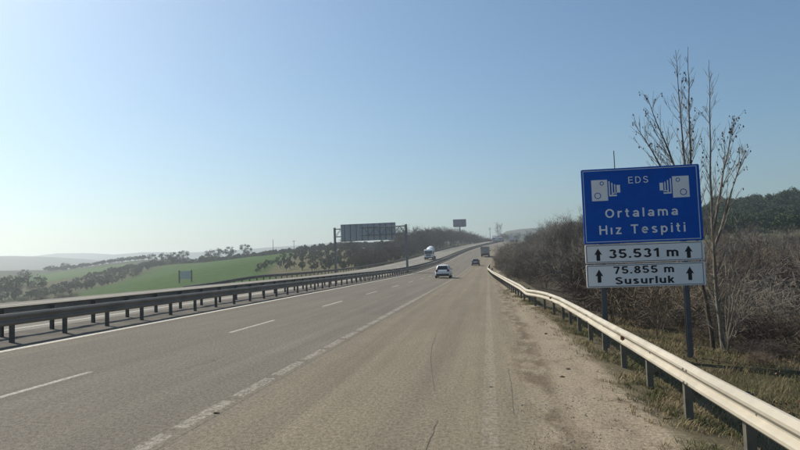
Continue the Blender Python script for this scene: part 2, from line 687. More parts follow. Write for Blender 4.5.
offs = [-11.32, -9, -7.45, -5.6, -3.85, -2, -0.6, 0.0, 0.4] + [0.4 + 0.2 * i for i in range(1, 17)]
ribbon('road', offs, -30, 640, M_ROAD, 0.0, shoulder_z)
ribbon('opposite_road', [-13.75, -16, -18, -20, -23.4], -30, 640, M_ROAD2, 0.0)
ribbon('median_ground', [-13.75, -13.3, -12.6, -11.9, -11.32], -30, 640, M_MEDIAN, 0.0,
       lambda o, y: 0.03 * noise.noise(Vector((o * 2, y, 0))) if -13.7 < o < -11.4 else 0.0)
ribbon('road_shoulder', [-24.6, -24.0, -23.4], -30, 640, M_MEDIAN, 0.0,
       lambda o, y: -0.3 if o < -24.5 else (-0.12 if o < -23.5 else 0.0))

# tarred cracks in the right lane
M_CRACK = mat('crack_tar', (0.13, 0.108, 0.08), 0.8, var=0.3, scale=6)
cb = MB()
for pts in ([(436, 335), (432, 346), (430.5, 358), (432, 375), (435, 394)], [(437.5, 420), (433, 432), (428, 444), (423, 458)],
            [(508, 368), (511, 385), (514, 420)]):
    q = []
    for px, py in pts:
        p_ = P(px, py, 10.0)
        d = 10.0 * CAM_H / (CAM_H - p_[2])
        q.append(Vector((p_[0] * d / 10.0, d, 0)))
    dense = []
    for i in range(len(q) - 1):
        for t in np.linspace(0, 1, 9)[:-1]:
            p = q[i].lerp(q[i + 1], float(t))
            p.x += 0.02 * noise.noise(Vector((p.y * 4, 0, px)))
            dense.append(p)
    L, Rr = [], []
    for i, p in enumerate(dense):
        w = 0.005 + 0.004 * noise.noise(Vector((p.y * 6, 3, 1)))
        if px > 500: w *= 0.6
        L.append(W(p.x - w, p.y, 0.005 + (shoulder_z(p.x, p.y))))
        Rr.append(W(p.x + w, p.y, 0.005 + (shoulder_z(p.x, p.y))))
    cb.loft([L, Rr])
tag(cb.build('road_crack', M_CRACK), kind='structure')

# ------------------------------------------------------------------ guard rails
M_RAIL = mat('rail_sunlit_dusty_zinc', (0.40, 0.36, 0.285), 0.65, 0.1, var=0.15, scale=2.2, bump=0.15, bscale=9, spec=0.4)  # cream tint puts sunlight, along with dust, into the zinc colour
M_RAILG = mat('rail_backlit_zinc', (0.19, 0.167, 0.138), 0.7, 0.05, var=0.22, scale=1.2, spec=0.35)  # same zinc, its colour darkened for the backlit side
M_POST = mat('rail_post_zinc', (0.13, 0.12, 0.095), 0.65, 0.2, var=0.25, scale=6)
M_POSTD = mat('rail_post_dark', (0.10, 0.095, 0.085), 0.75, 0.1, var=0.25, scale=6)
M_REFL = mat('reflector_rust', (0.14, 0.06, 0.035), 0.5)
M_BOLT = mat('bolt_zinc', (0.25, 0.24, 0.22), 0.5, 0.4)
WPROF = [(0.0, .31), (.022, .306), (.062, .272), (.080, .255), (.080, .222), (.062, .205), (.018, .172), (.018, .138), (.062, .105),
         (.080, .088), (.080, .055), (.062, .038), (.022, .004), (0.0, 0.0)]


def guardrail(name, label, path, top, face, m_beam, m_post, step=2.0, group=None, bolts=0, refl=(), dent=None):
    """path(y) -> (offset, dz) of the beam back; face = +1 / -1: the side (x) the corrugation points to"""
    y0, y1, f = path
    root = thing(name, label, 'guardrail', f(y0), 0, group)
    inv = -f(y0)
    b = MB()
    secs = []
    y = y0
    ysamp = []
    while y <= y1 + 1e-6:
        ysamp.append(y)
        y += 0.5 if y < 40 else (1.0 if y < 120 else 4.0)
    for y in ysamp:
        p = f(y)
        lap = 0.007 if int((y - y0) / 4.0) % 2 else 0.0
        jig = Vector((0, 0, 0))
        if dent: jig = dent(y)
        front = [p + inv + jig + Vector((face * (d + lap), 0, top - .31 + z)) for d, z in WPROF]
        back = [p + inv + jig + Vector((face * (d + lap - 0.005), 0, top - .31 + z)) for d, z in reversed(WPROF)]
        secs.append(front + back)
    b.loft(secs, closed=True)
    beam = b.build('rail_beam', m_beam, root, smooth=False)
    if bolts:
        bm_ = MB()
        bm_.tube([(0, 0, 0), (face * .013, 0, 0)], [.016, .011], 6)
        bmesh_ = bm_.mesh('bolt', M_BOLT)
        y = y0 + 2
        while y < min(y1, bolts):
            big = int(round((y - y0) / 2)) % 2 == 0
            for dy, zc, dd in (((-.07, .2385, .082), (.07, .2385, .082), (-.07, .0715, .082), (.07, .0715, .082)) if big else ((0.0, .155, .02),)):
                o = link('bolt', bmesh_, beam)
                o.location = f(y + dy) + inv + Vector((face * dd, 0, top - .31 + zc)) + (dent(y) if dent else Vector((0, 0, 0)))
            y += 2
    for y in refl:
        rb = MB()
        p = f(y) + inv
        rb.box(face * .02, face * .085, -.03, .03, top - .31 + .125, top - .31 + .19, at=tuple(p))
        rb.build('reflector', M_REFL, beam)
    # posts: C sections set behind the beam
    ys_ = []
    y = y0 + 0.4
    while y < y1:
        ys_.append(y)
        y += step
    mid = sorted(ys_, key=lambda q: abs(q - 12))
    near = set(mid[:100])
    pm = MB()
    h0, h1 = -.55, top - .03
    pm.loft([[Vector((-face * .0 - face * a, bb_, z)) for a, bb_ in
              ((.004, -.045), (.004, .045), (.10, .045), (.10, .03), (.092, .03), (.092, .037), (.012, .037), (.012, -.037),
               (.092, -.037), (.092, -.03), (.10, -.03), (.10, -.045))] for z in (h0, h1)], closed=True)
    pmesh = pm.mesh('post', m_post)
    rest = MB()
    for y in ys_:
        p = f(y) + inv
        if y in near:
            o = link('post', pmesh, root)
            o.location = p
        else:
            rest.box(-.06, .06, -.05, .05, h0, h1, at=tuple(p + Vector((-face * .065, 0, 0))))
    if rest.v:
        tag(rest.build('post', m_post, root), kind='stuff')
    return root


def rr_off(y):
    return float(np.interp(y, [-10, 23, 26, 29, 33, 48, 75, 102, 125], [2.6, 2.6, 2.42, 2.05, 1.80, 1.36, .62, -.02, .3]))


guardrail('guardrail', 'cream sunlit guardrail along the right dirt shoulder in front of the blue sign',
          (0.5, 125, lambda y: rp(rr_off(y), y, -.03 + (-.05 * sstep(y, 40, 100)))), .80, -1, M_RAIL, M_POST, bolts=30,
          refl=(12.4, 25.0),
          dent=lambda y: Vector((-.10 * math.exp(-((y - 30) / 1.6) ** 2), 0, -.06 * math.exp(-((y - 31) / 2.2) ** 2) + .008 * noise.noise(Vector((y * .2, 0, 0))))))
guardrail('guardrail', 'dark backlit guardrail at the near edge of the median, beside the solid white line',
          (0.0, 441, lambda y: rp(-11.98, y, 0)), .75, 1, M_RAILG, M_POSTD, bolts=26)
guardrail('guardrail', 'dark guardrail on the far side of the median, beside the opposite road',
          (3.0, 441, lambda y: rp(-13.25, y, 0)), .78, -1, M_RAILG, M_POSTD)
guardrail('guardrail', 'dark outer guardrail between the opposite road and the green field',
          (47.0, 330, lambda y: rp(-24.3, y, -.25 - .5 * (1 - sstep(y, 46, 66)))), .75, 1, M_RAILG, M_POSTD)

# ------------------------------------------------------------------ speed camera sign
M_BLUE = mat('sign_blue', (0.002, 0.086, 0.43), 0.6, var=0.10, scale=3, spec=0.12)
M_WHITE = mat('sign_white', (0.80, 0.78, 0.76), 0.5, var=0.05, scale=2)
M_BLACK = mat('sign_black', (0.012, 0.012, 0.014), 0.6)
M_EDGE = mat('sign_edge', (0.50, 0.55, 0.66), 0.5)
M_STEEL = mat('steel_dark', (0.10, 0.10, 0.105), 0.55, 0.3, var=0.2, scale=3)
M_ALU = mat('sign_back_alu', (0.42, 0.43, 0.44), 0.5, 0.3, var=0.1, scale=2)


def arc(cx, cy, rx, ry, a0, a1, n=14):
    return [(cx + rx * math.cos(R(a0 + (a1 - a0) * i / n)), cy + ry * math.sin(R(a0 + (a1 - a0) * i / n))) for i in range(n + 1)]


def glyph(ch, s):
    """centre-line strokes of a plain sans-serif letter, cap height 1, stroke width s -> (advance, strokes)"""
    h, X = s / 2, .74
    lo, hi, xh = h, 1 - h, X - h
    G_ = {
        'E': (.62, [[(h, 0), (h, 1)], [(h, hi), (.6, hi)], [(h, .52), (.56, .52)], [(h, lo), (.62, lo)]]),
        'D': (.72, [[(h, 0), (h, 1)], [(h, lo), (.3, lo)] + arc(.3, .5, .42 - h, .5 - h, -90, 90, 16) + [(h, hi)]]),
        'S': (.66, [arc(.33, .745, .31 - h, .255 - h, 15, 255) + arc(.33, .27, .33 - h, .27 - h, 75, -165)]),
        'O': (.80, [arc(.4, .5, .4 - h, .5 - h, 0, 360, 28)]),
        'H': (.72, [[(h, 0), (h, 1)], [(.72 - h, 0), (.72 - h, 1)], [(h, .52), (.72 - h, .52)]]),
        'T': (.66, [[(0, hi), (.66, hi)], [(.33, 0), (.33, hi)]]),
        'r': (.38, [[(h, 0), (h, X)], arc(.34, .42, .34 - h, .32 - h, 175, 75)]),
        't': (.36, [[(.16, .95), (.16, .22)] + arc(.30, .22, .14, .22 - h, 180, 285, 8), [(0, xh), (.34, xh)]]),
        'a': (.58, [arc(.29, .48, .25 - h + .02, .26 - h, 160, 0) + [(.56 - h, 0)], arc(.27, .215, .27 - h, .215 - h, 0, 360, 20)]),
        'l': (s, [[(h, 0), (h, 1)]]),
        'ı': (s, [[(h, 0), (h, X)]]),
        'i': (s, [[(h, 0), (h, X)], [(h, .86), (h, 1.0)]]),
        'm': (.88, [[(h, 0), (h, X)], arc(.27, .46, .27 - h, .28 - h, 180, 0, 12) + [(.54 - h, 0)],
                    arc(.61, .46, .27 - h, .28 - h, 180, 0, 12) + [(.88 - h, 0)]]),
        'z': (.52, [[(.02, xh), (.5, xh)], [(.43, xh), (.09, lo)], [(0, lo), (.52, lo)]]),
        'e': (.58, [[(.05, .38), (.58 - h, .38)] + arc(.29, .37, .29 - h, .37 - h, 2, 318, 22)]),
        's': (.52, [arc(.26, .545, .245 - h, .195 - h, 20, 255) + arc(.26, .205, .26 - h, .205 - h, 75, -160)]),
        'p': (.60, [[(h, -.26), (h, X)], arc(.31, .37, .29 - h, .37 - h, 0, 360, 22)]),
        'u': (.56, [[(h, X), (h, .28)] + arc(.28, .28, .28 - h, .28 - h, 180, 360) + [(.56 - h, .28)], [(.56 - h, 0), (.56 - h, X)]]),
        'k': (.54, [[(h, 0), (h, 1)], [(h, .26), (.46, X)], [(.24, .42), (.47, 0)]]),
        '3': (.60, [arc(.29, .745, .27 - h, .255 - h, 160, -80), arc(.29, .28, .31 - h, .28 - h, 80, -165)]),
        '5': (.60, [[(.54, hi), (.13, hi), (.09, .52)], arc(.29, .32, .31 - h, .32 - h, 140, -160)]),
        '1': (.40, [[(.40 - h, 0), (.40 - h, 1)], [(.40 - h, .93), (.04, .72)]]),
        '7': (.58, [[(0, hi), (.58 - h * .6, hi)], [(.58 - h, hi), (.20, 0)]]),
        '8': (.60, [arc(.30, .745, .27 - h, .255 - h, 0, 360, 20), arc(.30, .28, .30 - h, .28 - h, 0, 360, 20)]),
        '.': (s * 1.1, [[(h, 0), (h, s)]]),
        ' ': (.26, []),
    }
    return G_[ch]


def text_mesh(txt, width, cap, x0, zc, yf, material, parent, sw=.15, gap=.2):
    b = MB()
    x = 0
    strokes = []
    for ch in txt:
        adv, st = glyph(ch, sw)
        for q in st: strokes.append([(px + x, pz) for px, pz in q])
        x += adv + gap
    total = x - gap
    kx, kz = width / total, cap
    for si, q in enumerate(strokes):
        yy = yf - .0002 * (si % 4)
        L, Rr = [], []
        closed = len(q) > 3 and abs(q[0][0] - q[-1][0]) < 1e-6 and abs(q[0][1] - q[-1][1]) < 1e-6
        n = len(q)
        for i in range(n):
            if closed:
                a, c = q[(i - 1) % (n - 1)], q[(i + 1) % (n - 1)]
            else:
                a, c = q[max(i - 1, 0)], q[min(i + 1, n - 1)]
            d0 = Vector((q[i][0] - a[0], q[i][1] - a[1]))
            d1 = Vector((c[0] - q[i][0], c[1] - q[i][1]))
            d0 = d0.normalized() if d0.length > 1e-9 else d1.normalized()
            d1 = d1.normalized() if d1.length > 1e-9 else d0
            t = (d0 + d1).normalized() if (d0 + d1).length > 1e-6 else d1
            nr = Vector((-t.y, t.x))
            m = min(1.6, 1 / max(.4, nr.dot(Vector((-d1.y, d1.x)))))
            w = sw / 2 * m
            for lst, sg in ((L, 1), (Rr, -1)):
                lst.append(Vector((x0 + (q[i][0] + nr.x * w * sg) * kx, yy, zc - cap / 2 + (q[i][1] + nr.y * w * sg) * kz)))
        b.loft([L, Rr])
    return b.build('lettering', material, parent)


def rounded_panel(b, x0, x1, z0, z1, yf, th, r=0.04, n=5):
    def loop(y, ins):
        pts = []
        for (cx, cz, a0) in ((x1 - r, z1 - r, 0), (x0 + r, z1 - r, 90), (x0 + r, z0 + r, 180), (x1 - r, z0 + r, 270)):
            for i in range(n):
                a = R(a0 + 90 * i / (n - 1))
                pts.append(Vector((cx + (r - ins) * math.cos(a), y, cz + (r - ins) * math.sin(a))))
        return pts
    b.loft([loop(yf, 0.003), loop(yf + 0.004, 0), loop(yf + th, 0)], closed=True)


sx0, sy0, _ = P(590.5, 355, 16.0)
base = G(sx0 + 1.41, 16.0)
sign = thing('road_sign', 'blue and white average speed control sign on two steel posts behind the right guardrail', 'road sign', base, R(0))
# local frame: x right, y away from the traffic, z up ; sign left edge at x = -1.43
ZS = 2.82 / 595.0
ZV = 0.00502
top_z = P(583, 168, 16.0)[2] - zg(sx0 + 1.41, 16.0)
SW = 2.82
xl = -SW / 2


def lx(z): return xl + z * ZS


def lz(z): return top_z - z * ZV


b = MB()
rounded_panel(b, xl, xl + SW, lz(373), lz(0), 0, 0.03)
blue = b.build('blue_panel', M_BLUE, sign)
b = MB()                                   # thin pale border line
for (x0, x1, z0, z1) in ((8, 582, 7, 11), (8, 582, 362, 366), (8, 12, 11, 362), (578, 582, 11, 362)):
    b.box(lx(x0), lx(x1), -0.0035, -0.001, lz(z1), lz(z0))
b.build('border', M_EDGE, blue)
text_mesh('EDS', 100 * ZS, 33 * ZV, lx(239), lz(63), -0.004, M_WHITE, blue, sw=.12, gap=.3)
text_mesh('Ortalama', 364 * ZS, 44 * ZV, lx(113), lz(224), -0.004, M_WHITE, blue, sw=.155, gap=.3)
text_mesh('Hız Tespiti', 430 * ZS, 45 * ZV, lx(79), lz(306), -0.004, M_WHITE, blue, sw=.155, gap=.3)


def disc(b, cx, cz, r, y, n=20, mi=0):
    vs = [Vector((cx + r * math.cos(2 * math.pi * i / n), y, cz + r * math.sin(2 * math.pi * i / n))) for i in range(n)]
    b.add(vs, [tuple(range(n))], mi)


def camera_symbol(flip):
    b = MB()
    fx = (lambda x: lx(590 - x)) if flip else lx

    def rect(x0, x1, z0, z1, y=-0.004, mi=0):
        a, c = fx(x0), fx(x1)
        b.box(min(a, c), max(a, c), y, -0.001, lz(z1), lz(z0), mi)
    rect(50, 132, 55, 160)
    for (cx, cz, r) in ((104, 73, 11), (80, 134, 17)):
        disc(b, fx(cx), lz(cz), r * ZS, -0.0055, mi=1)
        disc(b, fx(cx), lz(cz), (r - 4) * ZS, -0.007, mi=0)
    # stepped bellows and lens
    rect(138, 144, 64, 139)
    rect(152, 158, 72, 131)
    rect(166, 172, 80, 125)
    rect(144, 178, 132, 139)
    rect(158, 178, 122, 127)
    rect(178, 196, 84, 122)
    o = b.build('camera_symbol', [M_WHITE, M_BLUE], blue)
    return o


camera_symbol(False)
camera_symbol(True)


def arrow(b, cx, z0, z1, w=40):
    zm = z0 + (z1 - z0) * 0.52
    vs = [(cx, z0), (cx + w / 2, zm), (cx + w * .23, zm - 3), (cx + w * .23, z1), (cx - w * .23, z1), (cx - w * .23, zm - 3), (cx - w / 2, zm)]
    b.add([Vector((lx(x), -0.004, lz(z))) for x, z in vs], [(0, 6, 5, 4, 3, 2, 1)])


def plate(z0, z1, rows, az):
    b = MB()
    rounded_panel(b, xl + .005, xl + SW - .005, lz(z1), lz(z0), 0, 0.028, r=.03)
    p = b.build('white_panel', M_WHITE, sign)
    bb = MB()
    for (x0, x1, q0, q1) in ((6, 584, z0 + 4, z0 + 7), (6, 584, z1 - 7, z1 - 4), (6, 9, z0 + 7, z1 - 7), (581, 584, z0 + 7, z1 - 7)):
        bb.box(lx(x0), lx(x1), -0.0035, -0.001, lz(q1), lz(q0))
    bb.build('border', M_STEEL, p)
    for t, x0, w, cap, zc in rows:
        text_mesh(t, w * ZS, cap * ZV, lx(x0), lz(zc), -0.004, M_BLACK, p, sw=.18, gap=.16)
    for cx in (66, 517):
        ab = MB()
        arrow(ab, cx, az[0], az[1])
        ab.build('arrow', M_BLACK, p)


plate(377, 470, [('35.531 m', 120, 347, 44, 425)], (397, 457))
plate(477, 590, [('75.855 m', 140, 300, 36, 506), ('Susurluk', 145, 294, 35, 558)], (500, 565))
for cx in (88, 500):
    b = MB()
    x = lx(cx)
    for (a0, a1, c0, c1) in ((-.06, .06, .034, .046), (-.06, .06, .134, .146), (-.006, .006, .046, .134)):
        b.box(x + a0, x + a1, c0, c1, -.7, lz(6))
    b.build('post', M_STEEL, sign)
for zz in (60, 310, 425, 535):
    b = MB()
    b.box(xl + .1, xl + SW - .1, .0315, .0335, lz(zz) - .025, lz(zz) + .025)
    b.build('bracket', M_ALU, sign)


# ------------------------------------------------------------------ overhead gantry (seen from behind)
M_GANTRY = mat('gantry_zinc', (0.20, 0.20, 0.20), 0.6, 0.3, var=0.15, scale=2)
gp0 = rp(-12.62, 97.6)
gant = thing('sign_gantry', 'grey overhead sign gantry spanning the opposite road, ribbed back of its sign facing the camera', 'sign gantry', gp0)
dx = W(-24.6, 99, 0) - W(-12.62, 97.6, 0)
GL = Vector((dx.x, dx.y, -.38 + .42))
hz = 7.4


def gpt(t, z): return Vector((GL.x * t, GL.y * t, z + GL.z * t * (z < 1)))


for t in (0, 1):
    b = MB()
    p = gpt(t, 0)
    b.box(p.x - .16, p.x + .16, p.y - .16, p.y + .16, -.5, hz + .25)
    b.box(p.x - .3, p.x + .3, p.y - .3, p.y + .3, -.5, .12)
    b.build('post', M_GANTRY, gant)
b = MB()
for yy in (-.35, .35):
    for z in (hz, hz - 1.25):
        b.tube([gpt(.008, z) + Vector((0, yy, 0)), gpt(.992, z) + Vector((0, yy, 0))], .07, 6)
    for i in range(12):
        t0, t1 = .01 + i * .98 / 12, .01 + (i + 1) * .98 / 12
        za, zb = (hz, hz - 1.25) if i % 2 else (hz - 1.25, hz)
        b.tube([gpt(t0, za) + Vector((0, yy, 0)), gpt(t1, zb) + Vector((0, yy, 0))], .04, 5)
for i in range(13):
    t = .01 + i * .98 / 12
    for z in (hz, hz - 1.25):
        b.tube([gpt(t, z) + Vector((0, -.35, 0)), gpt(t, z) + Vector((0, .35, 0))], .035, 5)
b.build('truss', M_GANTRY, gant)
M_GBACK = mat('gantry_sign_back', (0.40, 0.42, 0.45), 0.5, 0.25, var=0.1, scale=1)
b = MB()
x1, x0 = -1.75, -10.75
zb, zt = 5.35, 8.0
b.box(x0, x1, .48, .52, zb, zt)
pan = b.build('sign_panel', M_GBACK, gant)
for i in range(19):
    b = MB()
    x = x0 + .15 + i * (x1 - x0 - .3) / 18
    b.box(x - .055, x + .055, .36, .479, zb + .02, zt - .02)
    b.build('rib', M_GANTRY if i % 2 else M_ALU, pan)
b = MB()
for z in (zb, zt):
    b.box(x0, x1, .475, .53, z - .05, z + .05)
b.build('frame', M_GANTRY, pan)

# ------------------------------------------------------------------ boards and poles
M_WOODD = mat('weathered_wood', (0.05, 0.045, 0.04), 0.9, var=0.3, scale=5)
M_BOARD = mat('board_grey', (0.42, 0.45, 0.46), 0.6, var=0.08, scale=2)
x, y = hit(185.5, 282.5, 60)
brd = thing('notice_board', 'small grey notice board on two dark posts standing in the green field', 'notice board', G(x, y))
k = y / 52.0
b = MB(); b.box(-.46 * k, .46 * k, -.03, .03, .30 * k, 1.0 * k); pn = b.build('panel', M_BOARD, brd)
for s_ in (-1, 1):
    b = MB(); b.box(s_ * .58 * k - .055 * k, s_ * .58 * k + .055 * k, -.1, .1, -.8, 1.08 * k); b.build('post', M_WOODD, brd)
for z in (.36, .94):
    b = MB(); b.box(-.55 * k, .55 * k, .032, .09, (z - .03) * k, (z + .03) * k); b.build('rail', M_WOODD, brd)
print('board', x, y)

x, y, z = P(460.3, 223, 400)
gz = zg(x, y)
H = z - gz
bb_ = thing('billboard', 'wide dark billboard on a single tall pole above the bare trees left of the road', 'billboard', G(x, y), R(6))
b = MB(); b.tube([(0, 0, -1), (0, 0, H - 2.2)], [.55, .42], 10); b.build('pole', M_STEEL, bb_)
M_BBF = mat('billboard_face', (0.13, 0.14, 0.19), 0.5, var=0.35, scale=.35)
b = MB(); b.box(-4.0, 4.0, -.25, .25, H - 2.2, H + 2.2); fr = b.build('panel', M_BBF, bb_)
b = MB()
for (a0, a1, c0, c1) in ((-4.1, 4.1, H + 2.2, H + 2.4), (-4.1, 4.1, H - 2.4, H - 2.2), (-4.2, -4.0, H - 2.2, H + 2.2), (4.0, 4.2, H - 2.2, H + 2.2)):
    b.box(a0, a1, -.3, .3, c0, c1)
b.build('frame', M_STEEL, fr)
b = MB(); b.box(-3.9, 3.9, -.9, -.3, H - 2.6, H - 2.45); b.build('catwalk', M_STEEL, bb_)


def utility_pole(px, d, ytop, label, arms=1, lean=0, r0=.17):
    x, y, z = P(px, ytop, d)
    h = z - zg(x, y)
    r = thing('utility_pole', label, 'utility pole', G(x, y))
    b = MB(); b.tube([(0, 0, -.5), (lean, 0, h)], [r0, r0 * .65], 8); b.build('pole', M_WOODD, r)
    for i in range(arms):
        b = MB(); b.box(-.9, .9, -.06, .06, h - .5 - .8 * i, h - .36 - .8 * i); ar = b.build('crossarm', M_WOODD, r)
        for xx in (-.8, -.3, .3, .8):
            c = MB(); c.tube([(xx, 0, h - .36 - .8 * i), (xx, 0, h - .15 - .8 * i)], [.05, .03], 6); c.build('insulator', M_BOARD, ar)
    return r


utility_pole(273.5, 325, 239.5, 'plain thin utility pole on the ridge behind the green field', 0)
utility_pole(294.3, 330, 240.5, 'short utility pole with a crossarm on the ridge, right of the plain one', 1)
utility_pole(490.3, 420, 227.5, 'tall utility pole beside the far crest of the road', 2)
utility_pole(619.6, 34, 150.5, 'thin pole rising just above the top edge of the blue sign', 0, r0=.035)

# ------------------------------------------------------------------ vehicles
M_TYRE = mat('tyre_rubber', (0.015, 0.015, 0.015), 0.85)
M_RIM = mat('rim_alloy', (0.35, 0.35, 0.36), 0.35, 0.7)
M_GLASS = mat('dark_glass', (0.02, 0.024, 0.03), 0.08, spec=0.6)
M_RED = mat('tail_light_red', (0.16, 0.012, 0.01), 0.25)
M_LAMP = mat('headlight_clear', (0.75, 0.76, 0.78), 0.15)
M_PLASTIC = mat('black_plastic', (0.025, 0.025, 0.027), 0.6)
M_PLATE = mat('number_plate', (0.7, 0.7, 0.68), 0.5)


def paint(name, c): return mat(name, c, 0.3, 0.0, spec=0.55)


def wheel(root, x, y, r, w, name='wheel'):
    t = MB()
    s = 1 if x > 0 else -1
    secs = []
    for a in range(20):
        an = 2 * math.pi * a / 20
        c, q = math.cos(an), math.sin(an)
        secs.append([Vector((dx_, rr * c, rr * q)) for dx_, rr in ((-w / 2, r * .62), (-w / 2, r * .93), (-w * .36, r), (w * .36, r), (w / 2, r * .93), (w / 2, r * .62))])
    secs.append(secs[0])
    t.loft(secs)
    hub = link(name, None, root)
    hub.location = (x, y, r)
    t.build('tyre', M_TYRE, hub, True)
    m = MB()
    for sgn in (1,):
        m.tube([(-w * .4, 0, 0), (w * .38, 0, 0)], r * .63, 16)
        for k in range(5):
            an = 2 * math.pi * k / 5
            m.tube([(s * w * .40, 0, 0), (s * w * .41, r * .55 * math.cos(an), r * .55 * math.sin(an))], r * .09, 5)
    m.build('rim', M_RIM, hub)
    return hub


def car(label, paint_m, loc, rz, L=4.2, Wd=1.78, H=1.5, suv=False, name='car'):
    root = thing(name, label, 'car', loc, rz)
    h = Wd / 2
    # (y, halfwidth, zbottom, ztop of the lower body)
    hb = L / 2
    st = [(-hb, .80 * h, .42, .80), (-hb + .06, .92 * h, .30, .92), (-hb + .3, .985 * h, .26, .97), (-hb + .8, h, .22, .97), (-.2, h, .2, .95),
          (.7, h, .2, .95), (1.05, .995 * h, .2, .93), (hb - .5, .97 * h, .22, .84), (hb - .15, .9 * h, .26, .72), (hb, .76 * h, .36, .58)]
    b = MB()
    secs = []
    for y, w, zb, zt in st:
        half = [(w * .86, zb), (w * .98, zb + .1), (w, (zb + zt) / 2), (w * .985, zt - .16), (w * .93, zt - .02), (w * .6, zt + .012), (0, zt + .02)]
        secs.append([Vector((x, y, z)) for x, z in half] + [Vector((-x, y, z)) for x, z in reversed(half[:-1])])
    b.loft(secs, closed=True)
    # pillars and roof
    r0 = -hb + (.18 if suv else .28)
    cs = [(r0, .80 * h, .72 * h, .95, .97), (r0 + .10, .86 * h, .70 * h, .95, 1.22), (r0 + .30, .88 * h, .66 * h, .95, H - .05), (r0 + .6, .9 * h, .66 * h, .95, H),
          (-.1, .9 * h, .66 * h, .94, H + .01), (.35, .9 * h, .65 * h, .94, H - .03), (.85, .88 * h, .68 * h, .94, 1.2), (1.28, .84 * h, .78 * h, .92, .95)]
    secs = []
    for y, wb, wt, zb, zt in cs:
        secs.append([Vector((wb, y, zb)), Vector((wb * .35 + wt * .65, y, zb + (zt - zb) * .75)), Vector((wt, y, zt - .03)), Vector((wt * .7, y, zt)), Vector((0, y, zt + .012)),
                     Vector((-wt * .7, y, zt)), Vector((-wt, y, zt - .03)), Vector((-(wb * .35 + wt * .65), y, zb + (zt - zb) * .75)), Vector((-wb, y, zb))])
    b.loft(secs, closed=True)
    body = b.build('body', paint_m, root, True)
    # glass set 8 mm proud
    def quad(nm, pts, m=M_GLASS, th=.012, par=root):
        p = [Vector(q) for q in pts]
        nrm = (p[1] - p[0]).cross(p[2] - p[0]).normalized()
        q = MB()
        q.add([v - nrm * th * 2 for v in p] + [v + nrm * th for v in p], [(0, 3, 2, 1), (4, 5, 6, 7), (0, 1, 5, 4), (1, 2, 6, 5), (2, 3, 7, 6), (3, 0, 4, 7)])
        return q.build(nm, m, par)
    ry = r0
    quad('rear_window', [(-.72 * h, ry + .0, 1.0), (.72 * h, ry + .0, 1.0), (.64 * h, ry + .09, 1.22), (-.64 * h, ry + .09, 1.22)], th=.02)
    quad('rear_window', [(-.64 * h, ry + .085, 1.225), (.64 * h, ry + .085, 1.225), (.56 * h, ry + .25, H - .1), (-.56 * h, ry + .25, H - .1)], th=.02)
    quad('windscreen', [(.76 * h, 1.24, .99), (-.76 * h, 1.24, .99), (-.62 * h, .48, H - .09), (.62 * h, .48, H - .09)], th=.05)
    for s in (-1, 1):
        for ya, yb, yc, yd in ((-.02, .98, .42, -.02), (-1.25, -.1, -.1, -1.1)):
            pts = [(s * .895 * h, ya, .99), (s * .885 * h, yb, .99), (s * .72 * h, yc, H - .13), (s * .73 * h, yd, H - .13)]
            if s < 0: pts = pts[::-1]
            quad('side_window', pts, th=.02)
    for s in (-1, 1):
        q = MB()
        q.box(s * .74 * h - .13, s * .74 * h + .13, -hb - .02, -hb + .2, .76, .98)
        q.build('tail_light', M_RED, root)
        q = MB()
        q.box(s * .68 * h - .16, s * .68 * h + .16, hb - .12, hb + .012, .56, .69)
        q.build('headlight', M_LAMP, root)
        q = MB()
        q.box(s * h * 1.02 - .09, s * h * 1.02 + .09, .78, .9, .93, 1.07)
        q.build('mirror', paint_m, root)
    q = MB(); q.box(-.82 * h, .82 * h, -hb - .05, -hb + .2, .28, .52); q.build('rear_bumper', M_PLASTIC, root)
    q = MB(); q.box(-.8 * h, .8 * h, hb - .15, hb + .05, .24, .42); q.build('front_bumper', M_PLASTIC, root)
    q = MB(); q.box(-.26, .26, -hb - .035, -hb + .05, .62, .73); q.build('number_plate', M_PLATE, root)
    for y in (-hb + .75, hb - .8):
        for s in (-1, 1):
            wheel(root, s * (h - .1), y, .32, .2)
    return root


def vloc(px, d, o=None):
    if o is None: o = (px - 488) / FPX * d - c_(d)
    return rp(o, d), R(0)


def heading(d): return -math.atan2(c_(d + 2) - c_(d - 2), 4.0)


W_CAR = paint('car_white_paint', (0.72, 0.74, 0.76))
G_CAR = paint('car_grey_paint', (0.20, 0.20, 0.20))
D_CAR = paint('car_dark_paint', (0.03, 0.033, 0.04))
car('white hatchback seen from behind in the middle lane, nearest car on the road', W_CAR, rp(-5.15, 73.2), heading(73), suv=True, L=4.25, H=1.53)
car('grey hatchback driving away, between the white car and the lorry', G_CAR, rp(-2.75, 138), heading(138), H=1.5)
car('dark car near the crest of the road, beyond the lorry', D_CAR, rp(-2.2, 425), heading(425))


def truck_wheels(root, ys, hw, r=.5, dual=False):
    for y in ys:
        for s in (-1, 1):
            wheel(root, s * (hw - .17), y, r, .3)


